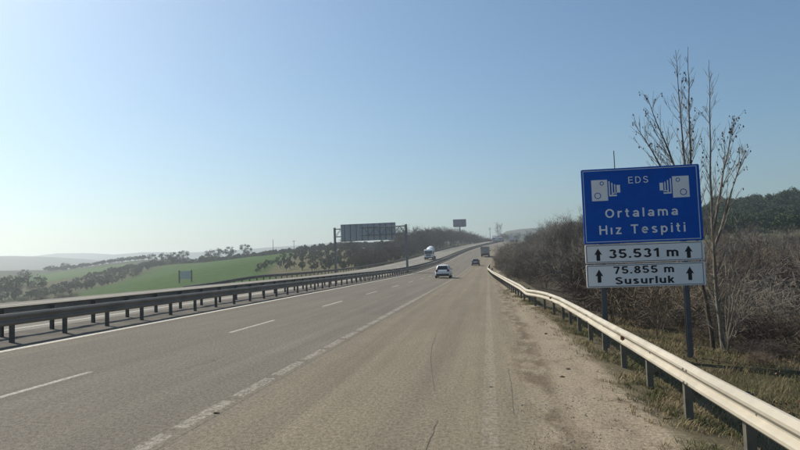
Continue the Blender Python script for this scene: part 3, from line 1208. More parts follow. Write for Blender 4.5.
def lorry(label, loc, rz, box_m, cab_m, L=8.5, H=3.1, Wd=2.5, trailer=True):
    """box lorry, faces +Y"""
    root = thing('lorry', label, 'lorry', loc, rz)
    h = Wd / 2
    b = MB(); b.box(-h * .75, h * .75, -L / 2, L / 2 - .4, .62, .95); b.build('chassis', M_PLASTIC, root)
    yc = L / 2 - 2.0
    b = MB(); b.box(-h, h, -L / 2, yc - .12, .95, H)
    bx = b.build('cargo_box', box_m, root)
    for s in (-1, 1):
        q = MB(); q.box(min(s * .03, s * (h - .06)), max(s * .03, s * (h - .06)), -L / 2 - .04, -L / 2 - .001, 1.02, H - .08); dr = q.build('rear_door', box_m, bx)
        q = MB()
        for xx in (.25, .8):
            q.tube([(s * xx, -L / 2 - .06, 1.05), (s * xx, -L / 2 - .06, H - .1)], .02, 5)
        q.build('locking_bar', M_STEEL, bx)
        q = MB(); q.box(s * (h - .3) - .22, s * (h - .3) + .22, -L / 2 - .05, -L / 2 + .05, .7, .86); q.build('tail_light', M_RED, root)
    q = MB(); q.box(-h * .9, h * .9, -L / 2 - .06, -L / 2 + .06, .42, .58); q.build('rear_bumper', M_STEEL, root)
    cab(root, yc, h * .98, min(H, 2.95), cab_m)
    truck_wheels(root, (-L / 2 + 1.1, -L / 2 + 2.3, L / 2 - 1.1), h)
    return root


def cab(root, y0, h, H, m):
    b = MB()
    secs = []
    for y, w, zb, zt in ((y0, h, .6, H), (y0 + .9, h, .55, H), (y0 + 1.6, h * .99, .5, H - .06), (y0 + 1.85, h * .96, .45, H - .35), (y0 + 2.0, h * .93, .42, 1.65), (y0 + 2.03, h * .93, .4, 1.2)):
        half = [(w * .96, zb), (w, zb + .1), (w, zt - .12), (w * .93, zt), (0, zt + .02)]
        secs.append([Vector((x, y, z)) for x, z in half] + [Vector((-x, y, z)) for x, z in reversed(half[:-1])])
    b.loft(secs, closed=True)
    b.build('cab', m, root)
    q = MB()
    A = [(h * .86, y0 + 2.045, 1.6), (-h * .86, y0 + 2.045, 1.6), (-h * .84, y0 + 1.86, H - .42), (h * .84, y0 + 1.86, H - .42)]
    q.add([Vector(p) for p in A] + [Vector(p) - Vector((0, .15, 0)) for p in A], [(0, 1, 2, 3), (7, 6, 5, 4), (0, 4, 5, 1), (1, 5, 6, 2), (2, 6, 7, 3), (3, 7, 4, 0)])
    q.build('windscreen', M_GLASS, root)
    for s in (-1, 1):
        q = MB(); q.box(s * (h + .006) - .012, s * (h + .006) + .012, y0 + .7, y0 + 1.6, 1.6, H - .55); q.build('side_window', M_GLASS, root)
        q = MB(); q.box(s * h * .72 - .2, s * h * .72 + .2, y0 + 1.95, y0 + 2.06, .72, .92); q.build('headlight', M_LAMP, root)
        q = MB(); q.box(s * (h + .2) - .09, s * (h + .2) + .09, y0 + 1.75, y0 + 1.83, 1.6, 2.2); q.build('mirror', M_PLASTIC, root)
    q = MB()
    for i in range(4):
        q.box(-h * .55, h * .55, y0 + 2.02, y0 + 2.055, .98 + .14 * i, 1.07 + .14 * i)
    q.build('grille', M_PLASTIC, root)
    q = MB(); q.box(-h * .97, h * .97, y0 + 1.8, y0 + 2.1, .4, .68); q.build('front_bumper', M_PLASTIC, root)


M_BOXG = mat('lorry_box_grey', (0.30, 0.285, 0.27), 0.6, var=0.15, scale=1)
M_BOXW = mat('lorry_box_white', (0.62, 0.63, 0.64), 0.5, var=0.06, scale=1)
M_CABW = paint('cab_white_paint', (0.6, 0.62, 0.63))
M_CABD = paint('cab_dark_paint', (0.07, 0.075, 0.09))
lorry('grey box lorry driving away, seen from behind beyond the two cars', rp(-2.2, 199), heading(199), M_BOXG, M_CABW, H=3.1)
lorry('white-fronted lorry coming over the crest on the opposite road', rp(-17.6, 432), heading(432) + math.pi, M_BOXW, M_CABW, L=10, H=3.7)
lorry('lorry in the middle of the three at the crest of the road', rp(-11.5 + .1 - 4.0, 448), heading(448) + math.pi, M_BOXG, M_CABW, L=10, H=3.5)
lorry('lorry with a pale top at the far crest on our side of the road', rp(-5.6, 430), heading(430), M_BOXW, M_CABD, L=9, H=4.0)

# concrete mixer
my = 178
mix_ = thing('concrete_mixer', 'white concrete mixer truck coming towards us on the opposite road', 'mixer truck', rp(-17.2, my), heading(my) + math.pi)
b = MB(); b.box(-.8, .8, -4.3, 3.9, .65, 1.0); b.build('chassis', M_PLASTIC, mix_)
cab(mix_, 2.1, 1.24, 2.95, M_CABW)
b = MB()
prof = [(-3.9, .62, 3.15), (-3.4, .85, 3.0), (-2.4, 1.1, 2.75), (-1.2, 1.22, 2.5), (0, 1.18, 2.32), (.9, .95, 2.18), (1.5, .6, 2.1), (1.7, .3, 2.05)]
secs = []
for y, r, zc in prof:
    secs.append([Vector((r * math.cos(2 * math.pi * i / 20), y, zc + .12 + r * math.sin(2 * math.pi * i / 20))) for i in range(20)])
b.loft(secs, closed=True)
M_DRUM = mat('mixer_drum_white', (0.62, 0.63, 0.64), 0.45, var=0.12, scale=1.5)
b.build('drum', M_DRUM, mix_, True)
b = MB(); b.tube([(0, -4.3, 3.9), (0, -3.9, 3.3)], [.6, .35], 10); b.build('hopper', M_STEEL, mix_)
b = MB(); b.tube([(0, -4.2, 2.6), (0, -4.8, 1.9), (0, -5.3, 1.2)], [.25, .22, .2], 8); b.build('chute', M_STEEL, mix_)
b = MB()
for s in (-1, 1):
    b.tube([(s * .8, -3.6, 1.0), (s * .6, -3.4, 2.4)], .08, 6)
    b.tube([(s * .7, 1.5, 1.0), (s * .3, 1.5, 2.0)], .08, 6)
b.build('drum_stand', M_STEEL, mix_)
truck_wheels(mix_, (-3.2, -1.9, 1.9, 3.2), 1.24)


# ------------------------------------------------------------------ vegetation kits
def rv(rnd):
    while True:
        v = Vector((rnd.uniform(-1, 1), rnd.uniform(-1, 1), rnd.uniform(-1, 1)))
        if 0.05 < v.length < 1: return v.normalized()


def branch(tb, wb, rnd, p, d, L, r, lev, maxlev, upb=0.15, kids=(4, 3, 3), spread=0.7, wander=0.12, rmin=.0035):
    """recursive bare branch; levels 0-1 into tb, finer ones into wb"""
    nseg = 5 if lev < 2 else 3
    pts, rad = [p.copy()], [r]
    dd = d.copy()
    for i in range(nseg):
        dd = (dd + rv(rnd) * wander + Vector((0, 0, upb * .35))).normalized()
        pts.append(pts[-1] + dd * (L / nseg))
        rad.append(max(r * (1 - .8 * (i + 1) / nseg), rmin))
    (tb if lev < 2 else wb).tube(pts, rad, 6 if lev == 0 else (4 if lev == 1 else 3), cap=False)
    if lev >= maxlev: return
    k = kids[min(lev, len(kids) - 1)]
    for i in range(k):
        t = rnd.uniform(.25, 1.0)
        idx = min(int(t * nseg), nseg - 1)
        q = pts[idx].lerp(pts[idx + 1], t * nseg - idx)
        a = rv(rnd)
        a = (a - dd * a.dot(dd)).normalized()
        nd = (dd * (1 - spread * .5) + a * spread + Vector((0, 0, upb))).normalized()
        branch(tb, wb, rnd, q, nd, L * rnd.uniform(.42, .68) * (1.1 - .3 * t), r * .5 * (1 - .5 * t) + .002, lev + 1, maxlev, upb, kids, spread, wander * 1.3, rmin)


M_BARK = mat('bark_brown', (0.085, 0.068, 0.05), 0.95, var=0.3, scale=6)
M_BARKP = mat('bark_pale', (0.17, 0.15, 0.12), 0.9, var=0.3, scale=5)
M_TWIG = mat('twig_brown', (0.105, 0.086, 0.068), 0.95, var=0.25, scale=1.2)
M_TWIGG = mat('twig_grey', (0.225, 0.195, 0.152), 0.95, var=0.25, scale=1.2)
M_TWIGD = mat('twig_dark', (0.058, 0.048, 0.04), 0.95, var=0.25, scale=1.2)
M_TWIGR = mat('twig_purple', (0.10, 0.078, 0.062), 0.95, var=0.25, scale=1.2)
M_STRAW = mat('bramble_straw', (0.17, 0.13, 0.088), 0.95, var=0.3, scale=1.2)


def bare_tree_meshes(seed, h, mtw, multi=1, kids=(9, 6, 5), maxlev=3, rmin=.011):
    rnd = random.Random(seed)
    tb, wb = MB(), MB()
    for i in range(multi):
        d = Vector((rnd.uniform(-.25, .25) * (multi > 1) * 1.8, rnd.uniform(-.25, .25) * (multi > 1) * 1.8, 1)).normalized()
        branch(tb, wb, rnd, Vector((rnd.uniform(-.2, .2) * (multi > 1), rnd.uniform(-.2, .2) * (multi > 1), -.25)), d, h * rnd.uniform(.75, .95), h * .017 / math.sqrt(multi) + .012,
               0, maxlev, .22, kids, .75, .1, rmin)
    return tb.mesh('trunk', M_BARK), wb.mesh('branches', mtw)


def shrub_meshes(seed, h, mtw, stems=9, kids=(5, 4), maxlev=2, spread=.9, flop=.55, rmin=.007):
    rnd = random.Random(seed)
    tb, wb = MB(), MB()
    for i in range(stems):
        a = rnd.uniform(0, 2 * math.pi)
        f = rnd.uniform(.1, flop)
        d = Vector((math.cos(a) * f, math.sin(a) * f, 1)).normalized()
        p = Vector((math.cos(a) * rnd.uniform(0, .35) * h * .4, math.sin(a) * rnd.uniform(0, .35) * h * .4, -.15))
        branch(tb, wb, rnd, p, d, h * rnd.uniform(.6, 1.05), .007 * h ** .5 + .004, 0, maxlev, .1, kids, spread, .16, rmin)
    return tb.mesh('stems', mtw), wb.mesh('twigs', mtw)


def leaf_crown(seed, rx, rz, zc, n_bl, n_lf, size, cone=False, squash=1.0):
    rnd = random.Random(seed)
    b = MB()
    for i in range(n_bl):
        d = rv(rnd)
        q = rnd.uniform(.35, 1.0) ** .5
        c = Vector((d.x * rx * q, d.y * rx * q, zc + d.z * rz * q))
        if cone:
            t = (c.z - (zc - rz)) / (2 * rz)
            k = max(.12, 1.05 - t * .85)
            c.x *= k; c.y *= k
        br = rnd.uniform(.25, .45) * min(rx, rz)
        for j in range(n_lf):
            p = c + rv(rnd) * br * rnd.uniform(.3, 1.0)
            u = rv(rnd)
            v = u.cross(rv(rnd)).normalized()
            s = size * rnd.uniform(.6, 1.4)
            b.add([p + u * s, p + v * s * .5, p - u * s, p - v * s * .5], [(0, 1, 2, 3)])
    return b


def leaf_mat(name, c, var=.35):
    m = mat(name, c, .75, var=var, scale=.9, spec=.2)
    return m


M_OLIVE = leaf_mat('olive_leaf', (0.066, 0.078, 0.042))
M_OLIVE2 = leaf_mat('hedge_leaf', (0.045, 0.06, 0.03))
M_PINE = leaf_mat('pine_needles', (0.045, 0.072, 0.03))
M_PINE2 = leaf_mat('pine_needles_grey', (0.062, 0.085, 0.042))


def kit(name, label, cat, group, parts):
    r = thing(name, label, cat, (0, 0, 0), 0, group)
    for nm, me in parts:
        link(nm, me, r)
    return r


class Placer:
    """first call moves the prototype itself, later calls copy it"""
    def __init__(self, protos):
        self.protos, self.used = protos, [False] * len(protos)

    def put(self, i, loc, rz, sc, label, group):
        i %= len(self.protos)
        o = self.protos[i]
        if not self.used[i]:
            self.used[i] = True
            o.location, o.rotation_euler = loc, (0, 0, rz)
            o.scale = sc if hasattr(sc, '__len__') else (sc, sc, sc)
            o['label'] = label
            if group: o['group'] = group
            return o
        return dup(o, loc, rz, sc, label, group)

    def done(self):
        for o, u in zip(self.protos, self.used):
            if not u:
                for c in list(o.children): bpy.data.objects.remove(c)
                bpy.data.objects.remove(o)


# olives and round evergreens
def olive_parts(seed, m):
    rnd = random.Random(seed)
    wx, wz = rnd.uniform(1.1, 1.6), rnd.uniform(.95, 1.35)
    tb = MB()
    tb.tube([(0, 0, -.3), (rnd.uniform(-.1, .1), rnd.uniform(-.1, .1), .6), (rnd.uniform(-.2, .2), 0, 1.1)], [.16, .12, .1], 6)
    for k in range(4):
        a = k * 1.6 + rnd.uniform(0, .6)
        tb.tube([(0, 0, .9), (math.cos(a) * .5, math.sin(a) * .5, 1.6), (math.cos(a) * .9, math.sin(a) * .9, 2.2)], [.08, .05, .02], 4)
    return [('trunk', tb.mesh('trunk', M_BARK)), ('crown', leaf_crown(seed, wx, wz, 1.85, rnd.randrange(18, 30), 38, .16).mesh('crown', m))]


OL = Placer([kit('olive_tree', '', 'olive tree', '', olive_parts(100 + i, M_OLIVE)) for i in range(8)])
rnd = random.Random(11)
cnt = 0
# rows of the orchard right of the green field, running away from the road
for r_ in range(13):
    for k in range(26):
        y = 150 + k * 5.8 + rnd.uniform(-.7, .7)
        x0 = -71 - (y - 192) * .133
        x = x0 + 1 + r_ * 4.7 + rnd.uniform(-.7, .7)
        if x > c_(y) - 28.5 or rnd.random() < .06 or (y < 185 and x < -62 + (185 - y) * .8): continue
        sc = rnd.uniform(.5, .85)
        x = Q(x, y)[0]
        OL.put(rnd.randrange(8), G(x, y), rnd.uniform(0, 6.3), (sc * rnd.uniform(.85, 1.3), sc, sc * rnd.uniform(.8, 1.35)),
               'round dark olive tree in the orchard right of the green field', 'olive trees in the orchard behind the gantry')
        cnt += 1
# slanting rows on the left edge of the green field
for r_ in range(5):
    for k in range(30):
        t = .12 + .88 * k / 29
        p = Vector((-128, 180)).lerp(Vector((-172, 333)), t) + Vector((-1.0, .1)) * (2 + r_ * 5.5) + Vector((rnd.uniform(-.8, .8), rnd.uniform(-.8, .8)))
        if rnd.random() < .1: continue
        sc = rnd.uniform(.6, .95)
        OL.put(rnd.randrange(8), G(*Q(p.x, p.y)[:2]), rnd.uniform(0, 6.3), (sc * rnd.uniform(.85, 1.5), sc * rnd.uniform(.9, 1.3), sc * rnd.uniform(.75, 1.3)), 'dark olive tree in the slanting rows at the left edge of the green field',
               'olive trees in the rows left of the field')
OL.done()

HG = Placer([kit('evergreen_tree', '', 'tree', '', olive_parts(140 + i, M_OLIVE2)) for i in range(6)])
for k in range(120):                     # dark hedge row along the ridge
    t = k / 119
    p = Vector((-160, 348)).lerp(Vector((-84, 322)), min(1, t / .55)) if t < .55 else Vector((-84, 322)).lerp(Vector((-42, 285)), (t - .55) / .45)
    p = p + Vector((rnd.uniform(-1, 1), rnd.uniform(-2, 5)))
    HG.put(k, G(*Q(p.x, p.y)[:2]), rnd.uniform(0, 6.3), (1.6 + rnd.uniform(-.3, .4), 1.5, rnd.uniform(.85, 1.3)),
           'dense dark tree in the hedge along the ridge behind the green field', 'dark trees of the ridge hedge')
for k in range(60):                     # hedge row beyond the farther field
    t = k / 59
    p = Vector((-322, 452)).lerp(Vector((-264, 478)), t) + Vector((rnd.uniform(-2, 2), rnd.uniform(-2, 2)))
    HG.put(k, G(*Q(p.x, p.y)[:2]), rnd.uniform(0, 6.3), (rnd.uniform(1.2, 2.0), 1.5, rnd.uniform(.8, 1.3)), 'dark tree in the hedge beyond the farther light green field', 'dark trees of the farther hedge')
for k in range(56):
    t = k / 55
    p = Vector((-215, 385)).lerp(Vector((-162, 350)), t) + Vector((rnd.uniform(-9, 9), rnd.uniform(-9, 12)))
    HG.put(k, G(*Q(p.x, p.y)[:2]), rnd.uniform(0, 6.3), rnd.uniform(.9, 1.7), 'dark tree in the clump between the two green fields', 'dark trees between the two fields')
HG.done()

# pines on the right hill
def pine_parts(seed, m):
    tb = MB()
    tb.tube([(0, 0, -.5), (.05, 0, 2.6), (0, .05, 5.2)], [.2, .15, .05], 6)
    for k in range(7):
        a = k * 2.4
        tb.tube([(0, 0, 2 + k * .6), (math.cos(a) * 1.2, math.sin(a) * 1.2, 2.5 + k * .6)], [.05, .02], 4)
    return [('trunk', tb.mesh('trunk', M_BARK)), ('crown', leaf_crown(seed, 2.2, 2.2, 3.9, 46, 36, .23).mesh('crown', m))]


PN = Placer([kit('pine_tree', '', 'pine tree', '', pine_parts(200 + i, M_PINE if i % 3 else M_PINE2)) for i in range(5)])
rnd = random.Random(21)
n = 0
tries = 0
while n < 290 and tries < 6000:
    tries += 1
    y = rnd.uniform(158, 330)
    px = rnd.uniform(690, 845)
    x = P(px, 240, y)[0]
    if x < 58: continue
    # open clearing low on the slope
    if y < 178 and px > 752: continue
    sc = rnd.uniform(.6, 1.05) * (1.0 if y < 230 else 1.15)
    PN.put(rnd.randrange(5), G(x, y), rnd.uniform(0, 6.3), (sc, sc, sc * rnd.uniform(.85, 1.15)),
           'dark green pine in the wood on the right hill', 'pines on the right hill')
    n += 1
PN.done()
PO = kit('pine_tree', 'broad dark pine standing alone in front of the wood above the clearing', 'pine tree', None, pine_parts(230, M_PINE))
x, y, _ = P(787, 230, 150)
PO.location = G(x, y)
PO.scale = (1.3, 1.3, .95)

# bare trees left of the road and on the skyline
BT = Placer([kit('bare_tree', '', 'tree', '', [('trunk', a), ('branches', b_)]) for a, b_ in
             [bare_tree_meshes(300 + i, 6.5, M_TWIGD if i % 3 else M_TWIG, multi=3 if i % 2 else 2, kids=(9, 6, 4), rmin=.016) for i in range(5)]])
rnd = random.Random(31)
for k in range(280):
    y = 150 + 390 * (k / 279) ** 1.15 + rnd.uniform(-4, 4)
    o = -27.5 - abs(rnd.gauss(0, 1)) * 9 * sstep(y, 120, 230) - rnd.uniform(0, 3)
    sc = rnd.uniform(.62, 1.0) * (.62 + .75 * sstep(y, 150, 280)) * (1 - .25 * sstep(y, 290, 420)) * rnd.choice((.6, 1, 1))
    x = c_(y) + o
    BT.put(rnd.randrange(5), G(x, y), rnd.uniform(0, 6.3), (sc * 1.3, sc * 1.3, sc), 'dark leafless tree in the thicket along the left side of the opposite road', 'bare trees left of the road')
x, y, z = P(499, 226.5, 480)
h = z - zg(x, y)
BT.put(2, G(x, y), .4, (h / 5.9 * .5, h / 5.9 * .5, h / 5.9), 'tall thin leafless tree at the far crest, right of the distant utility pole', None)
for k in range(26):
    px = rnd.uniform(496, 548)
    d = rnd.uniform(470, 540)
    x = P(px, 240, d)[0]
    sc = rnd.uniform(.6, 1.0)
    BT.put(k, G(x, d), rnd.uniform(0, 6.3), (sc * 1.5, sc * 1.5, sc), 'dark leafless tree beyond the crest of the road, below the far hill', 'bare trees beyond the crest')
BT.done()
# far-left single trees
FT = Placer([kit('leafy_tree', '', 'tree', '', [('trunk', bare_tree_meshes(360 + i, 3.6, M_TWIG, 1, (9, 6, 4))[0]),
                                               ('branches', bare_tree_meshes(360 + i, 3.6, M_TWIG, 1, (10, 7, 5))[1]),
                                               ('crown', leaf_crown(370 + i, 2.0, 1.6, 3.5, 30, 26, .17).mesh('crown', M_OLIVE2))]) for i in range(3)])
for i, (px, yt, d, lab, wdt) in enumerate([
        (153, 250.5, 355, 'small rounded tree on the skyline, leftmost on the ridge', 1.0),
        (166, 250, 350, 'dark tree on the skyline, left one of a close clump of three', 1.15),
        (174.5, 248, 352, 'tallest dark tree of the close clump of three on the skyline', 1.1),
        (183, 250.5, 350, 'dark tree on the skyline, right one of a close clump of three', 1.2),
        (214.5, 248, 345, 'low wide tree on the ridge behind the green field', 1.6),
        (229, 244, 340, 'tree on the ridge, middle of three spaced out ones', 1.15),
        (246.5, 241, 338, 'tree on the ridge, rightmost of three spaced out ones', 1.1),
        (35.5, 267.5, 215, 'round dark tree standing alone at the edge of the farther field, far left', 1.25),
        (3, 272, 200, 'dark tree in the clump at the left border, leftmost of it', 1.1),
        (10, 272.5, 205, 'dark tree in the middle of the clump at the left border', 1.1),
        (16, 273.5, 208, 'dark tree on the right of the clump at the left border', 1.0),
        (24, 269, 330, 'hazy tree behind the lone round tree at far left', 1.2),
        (53, 265.5, 440, 'hazy smaller tree left of its taller neighbour beyond the farther field', 1.2),
        (65.5, 262.5, 440, 'hazy taller tree beyond the farther field', 1.3)]):
    x, y, z = P(px, yt, d)
    h = min(8.5, max(2.5, z - zg(x, y)))
    FT.put(i, G(x, y), i * 1.1, (h / 5.1 * wdt, h / 5.1 * wdt, h / 5.1), lab, None)
FT.done()

# ------------------------------------------------------------------ thicket right of the road
SH = Placer([kit('bare_shrub', '', 'shrub', '', [('stems', a), ('twigs', b_)]) for a, b_ in
             [shrub_meshes(400 + i, 3.0, [M_TWIG, M_TWIGG, M_TWIGR, M_STRAW][i % 4], stems=7 + (i % 3) * 3, kids=(8, 7), rmin=.0095) for i in range(8)]])
TT = Placer([kit('bare_tree', '', 'tree', '', [('trunk', a), ('branches', b_)]) for a, b_ in
             [bare_tree_meshes(450 + i, 6.5, [M_TWIGG, M_TWIG][i % 2], multi=4, kids=(9, 7, 5)) for i in range(4)]])
BR = Placer([kit('bramble', '', 'bramble', '', [('stems', a), ('twigs', b_)]) for a, b_ in
             [shrub_meshes(480 + i, 1.2, [M_STRAW, M_TWIGR, M_TWIG][i % 3], stems=22, kids=(7, 5), spread=1.1, flop=1.3, rmin=.004) for i in range(5)]])
rnd = random.Random(41)


def clear_of_sign(x, y): return not (y < 19.8 and x < 10.5)


for k in range(52):                     # tall bare trees along the bend
    y = rnd.uniform(58, 185)
    x = c_(y) + rnd.uniform(6.5, 12) + (y - 58) * rnd.uniform(0, .12)
    x = max(x, (512 - 488) / FPX * y + 2)
    hh = min(1.15, .55 + (x - c_(y) - 5) * .055) * rnd.uniform(.8, 1.1)
    TT.put(rnd.randrange(4), G(x, y), rnd.uniform(0, 6.3), (hh, hh, hh), 'tall leafless tree in the thicket right of the road, left of the sign', 'bare trees of the right thicket')
for k in range(185):                    # shrubs from the sign to the bend and in the hollow
    y = 17 + 95 * rnd.random() ** 1.25
    x = rnd.uniform(4.6, 9 + y * .52)
    if not clear_of_sign(x, y) or x < rr_off(min(y, 120)) + 2.2: continue
    sc = rnd.uniform(.35, 1.1) * min(1.0, .42 + y / 70)
    SH.put(rnd.randrange(8), G(x, y), rnd.uniform(0, 6.3), (sc * 1.2, sc * 1.2, sc), 'leafless brown shrub in the overgrown hollow right of the guardrail', 'bare shrubs right of the guardrail')
for k in range(60):                     # low dry clumps on the verge
    y = rnd.uniform(12.0, 20.0)
    x = rnd.uniform(5.6, 6.4 + .62 * y)
    if x < 5.2 + (20 - y) * .25: continue
    sc = rnd.uniform(.25, .6) * min(1.0, .5 + (x - 5) * .12)
    BR.put(rnd.randrange(5), G(x, y), rnd.uniform(0, 6.3), (sc * 1.7, sc * 1.7, sc), 'low dry bramble clump on the grassy verge right of the sign posts', 'low bramble clumps on the verge')
for k in range(16):                     # brown scrub below the rows at far left
    px, d = rnd.uniform(-10, 75), rnd.uniform(120, 185)
    x = P(px, 290, d)[0]
    sc = rnd.uniform(.35, .7)
    SH.put(rnd.randrange(8), G(x, d), rnd.uniform(0, 6.3), (sc * 1.8, sc * 1.8, sc), 'leafless brown shrub in the hollow at far left, in front of the dark tree rows', 'brown shrubs at far left')
for k in range(24):                     # along the far end of the rail
    y = rnd.uniform(55, 170)
    x = max(c_(y) + rr_off(min(y, 125)) + rnd.uniform(1.4, 3.0), .4)
    sc = rnd.uniform(.4, .7)
    SH.put(rnd.randrange(8), G(x, y), rnd.uniform(0, 6.3), (sc * 1.1, sc * 1.1, sc), 'small leafless shrub close behind the far part of the cream guardrail', 'bare shrubs close behind the far guardrail')
for k in range(40):                     # scrub up the slope below the pines
    y = rnd.uniform(95, 165)
    x = rnd.uniform(.34, .56) * y
    sc = rnd.uniform(.6, 1.1)
    SH.put(rnd.randrange(8), G(x, y), rnd.uniform(0, 6.3), (sc * 1.5, sc * 1.5, sc), 'leafless shrub on the open slope below the pine wood', 'bare shrubs below the pines')
for k in range(130):                    # brambles
    y = 11 + 34 * rnd.random() ** 1.4
    x = rnd.uniform(6.0, 10 + y * .42)
    if y < 19.5 and x < 9.5 and x < 11 - (y - 11) * .3: continue
    if 15 < y < 17.5 and x < 8: continue
    sc = rnd.uniform(.45, 1.0) * min(1.0, .35 + (x - 5) * .22)
    BR.put(rnd.randrange(5), G(x, y), rnd.uniform(0, 6.3), (sc * 1.3, sc * 1.3, sc), 'tangled dry bramble on the verge behind the guardrail and sign', 'dry brambles behind the guardrail')
SH.done(); TT.done(); BR.done()

PB = Placer([kit('bare_shrub', '', 'shrub', '', list(zip(('stems', 'twigs'), shrub_meshes(530 + i, 4.2, M_TWIGG, stems=9, kids=(8, 6, 4), maxlev=3, rmin=.012)))) for i in range(3)])
for k in range(16):
    y = 112 + k * 5.2
    px = rnd.uniform(505, 520) + max(0, k - 9) * .8
    x = P(px, 260, y)[0]
    sc = rnd.uniform(.7, 1.1)
    PB.put(k, G(x, y), rnd.uniform(0, 6.3), (sc, sc, sc), 'pale leafless bush crowding the road edge beyond the end of the cream guardrail', 'pale bushes at the far road edge')
PB.done()
# pale bush covering the far end of the guardrail
bs = kit('bare_shrub', 'pale leafless bush hiding the far end of the cream guardrail', 'shrub', None,
         list(zip(('stems', 'twigs'), shrub_meshes(520, 3.4, M_STRAW, stems=14, kids=(8, 7)))))
bs.location = G(3.0, 106)
bs.scale = (.9, .9, .85)


# ------------------------------------------------------------------ the two poplars behind the sign
M_DEADLEAF = mat('dead_leaf', (0.035, 0.028, 0.022), .9)
M_PALETW = mat('twig_pale', (0.19, 0.165, 0.13), .9, var=.25, scale=2)


def poplar(label, stems, depth, seed, mbark, leafs, side=1.0, lo=.25):
    rnd = random.Random(seed)
    b0 = P(*stems[0][0], depth)
    base = G(b0[0], b0[1])
    root = thing('bare_poplar', label, 'tree', base)
    tb, wb, lb = MB(), MB(), MB()
    tips = []
    for si, st in enumerate(stems):
        pts = []
        for i, (px, py) in enumerate(st):
            dd = depth + .25 * si * (i > 0) + .12 * noise.noise(Vector((px, py, seed)))
            w = W(*P(px, py, dd)) - base
            if i == 0 and si == 0: w = Vector((0, 0, -.3))
            pts.append(w)
        fine = []
        for i in range(len(pts) - 1):
            for t in np.linspace(0, 1, 7)[:-1]:
                q = pts[i].lerp(pts[i + 1], float(t))
                q += Vector((noise.noise(Vector((q.z * 1.3, si, seed))), noise.noise(Vector((q.z * 1.3, si, seed + 9))), 0)) * .035
                fine.append(q)
        fine.append(pts[-1])
        r0 = .07 if si == 0 else .04
        n = len(fine)
        tb.tube(fine, [max(.006, r0 * (1 - i / n) ** .85) for i in range(n)], 8, cap=False)
        Lt = sum((fine[i + 1] - fine[i]).length for i in range(n - 1))
        nb = int(Lt * 7.5)
        for k in range(nb):
            t = rnd.uniform(lo if si == 0 else .05, .97)
            i = min(int(t * (n - 1)), n - 2)
            q = fine[i].lerp(fine[i + 1], t * (n - 1) - i)
            d = (fine[i + 1] - fine[i]).normalized()
            a = rnd.uniform(0, 2 * math.pi)
            out = Vector((math.cos(a) * side, math.sin(a), 0))
            nd = (d * .85 + out * rnd.uniform(.4, .8)).normalized()
            L = (1 - t) * 2.2 * rnd.uniform(.35, 1.0) + .12
            m_ = 5
            bp, br = [q.copy()], [max(.004, .011 * (1 - t) + .004)]
            cd = nd.copy()
            for s in range(m_):
                cd = (cd + rv(rnd) * .06 + Vector((0, 0, .10))).normalized()
                bp.append(bp[-1] + cd * (L / m_))
                br.append(max(.0042, br[0] * (1 - .75 * (s + 1) / m_)))
            wb.tube(bp, br, 4, cap=False)
            for s in range(int(1 + L * 4.4)):
                j = rnd.randrange(1, m_)
                e2 = (cd + rv(rnd) * .55 + Vector((0, 0, .25))).normalized()
                l2 = rnd.uniform(.1, .42)
                pm_ = bp[j] + e2 * l2 * .5 + rv(rnd) * .02
                wb.tube([bp[j], pm_, bp[j] + e2 * l2], [.0046, .0038, .003], 3, cap=False)
                tips.append(bp[j] + e2 * l2)
            tips.append(bp[-1])
    # a few dead leaves still hanging
    cand = [t for t in tips]
    rnd.shuffle(cand)
    placed = 0
    for t in cand:
        w = RT.inverted() @ (t + base)
        px, py = pix(*w)
        if not leafs(px, py): continue
        for q in range(rnd.choice((1, 1, 2))):
            s = rnd.uniform(.026, .044)
            c = t + Vector((rnd.uniform(-.03, .03), rnd.uniform(-.03, .03), -s * 1.1 - q * .07))
            a = rnd.uniform(0, 3.1)
            u = Vector((math.cos(a), math.sin(a), 0)) * s * .6
            v = Vector((u.y, -u.x, 0)) * .4
            lb.add([c + Vector((0, 0, s * 1.2)), c + u + v, c - Vector((0, 0, s)), c - u + v, c - v * 1.5], [(0, 1, 4), (0, 4, 3), (1, 2, 4), (4, 2, 3)])
        placed += 1
        if placed > 85: break
    tb.build('trunk', mbark, root, True)
    wb.build('branches', M_TWIGG, root)
    if lb.v: lb.build('dead_leaves', M_DEADLEAF, root)
    return root


poplar('leafless poplar with a dark leaning trunk, its forked top rising above the sign',
       [[(714, 353), (710, 325), (703, 285), (696, 230), (691, 170), (689, 110), (688, 47)],
        [(698, 248), (686, 180), (681, 120), (675.5, 50)],
        [(694, 215), (668, 150), (646, 95)],
        [(695, 225), (660, 165), (634, 122)]], 18.2, 5, M_BARK, lambda px, py: py < 172 and (px < 664 or px > 672) and py > 70, lo=.3)
poplar('leafless poplar with a straight pale trunk just right of the sign',
       [[(724, 352), (720, 320), (716, 290), (713, 240), (710.5, 180), (710, 120), (709, 60)],
        [(713, 235), (724, 170), (735, 118)],
        [(714, 250), (732, 190), (745, 150)]], 18.6, 8, M_BARKP, lambda px, py: (px > 716 or px < 704) and 98 < py < 190, lo=.2)

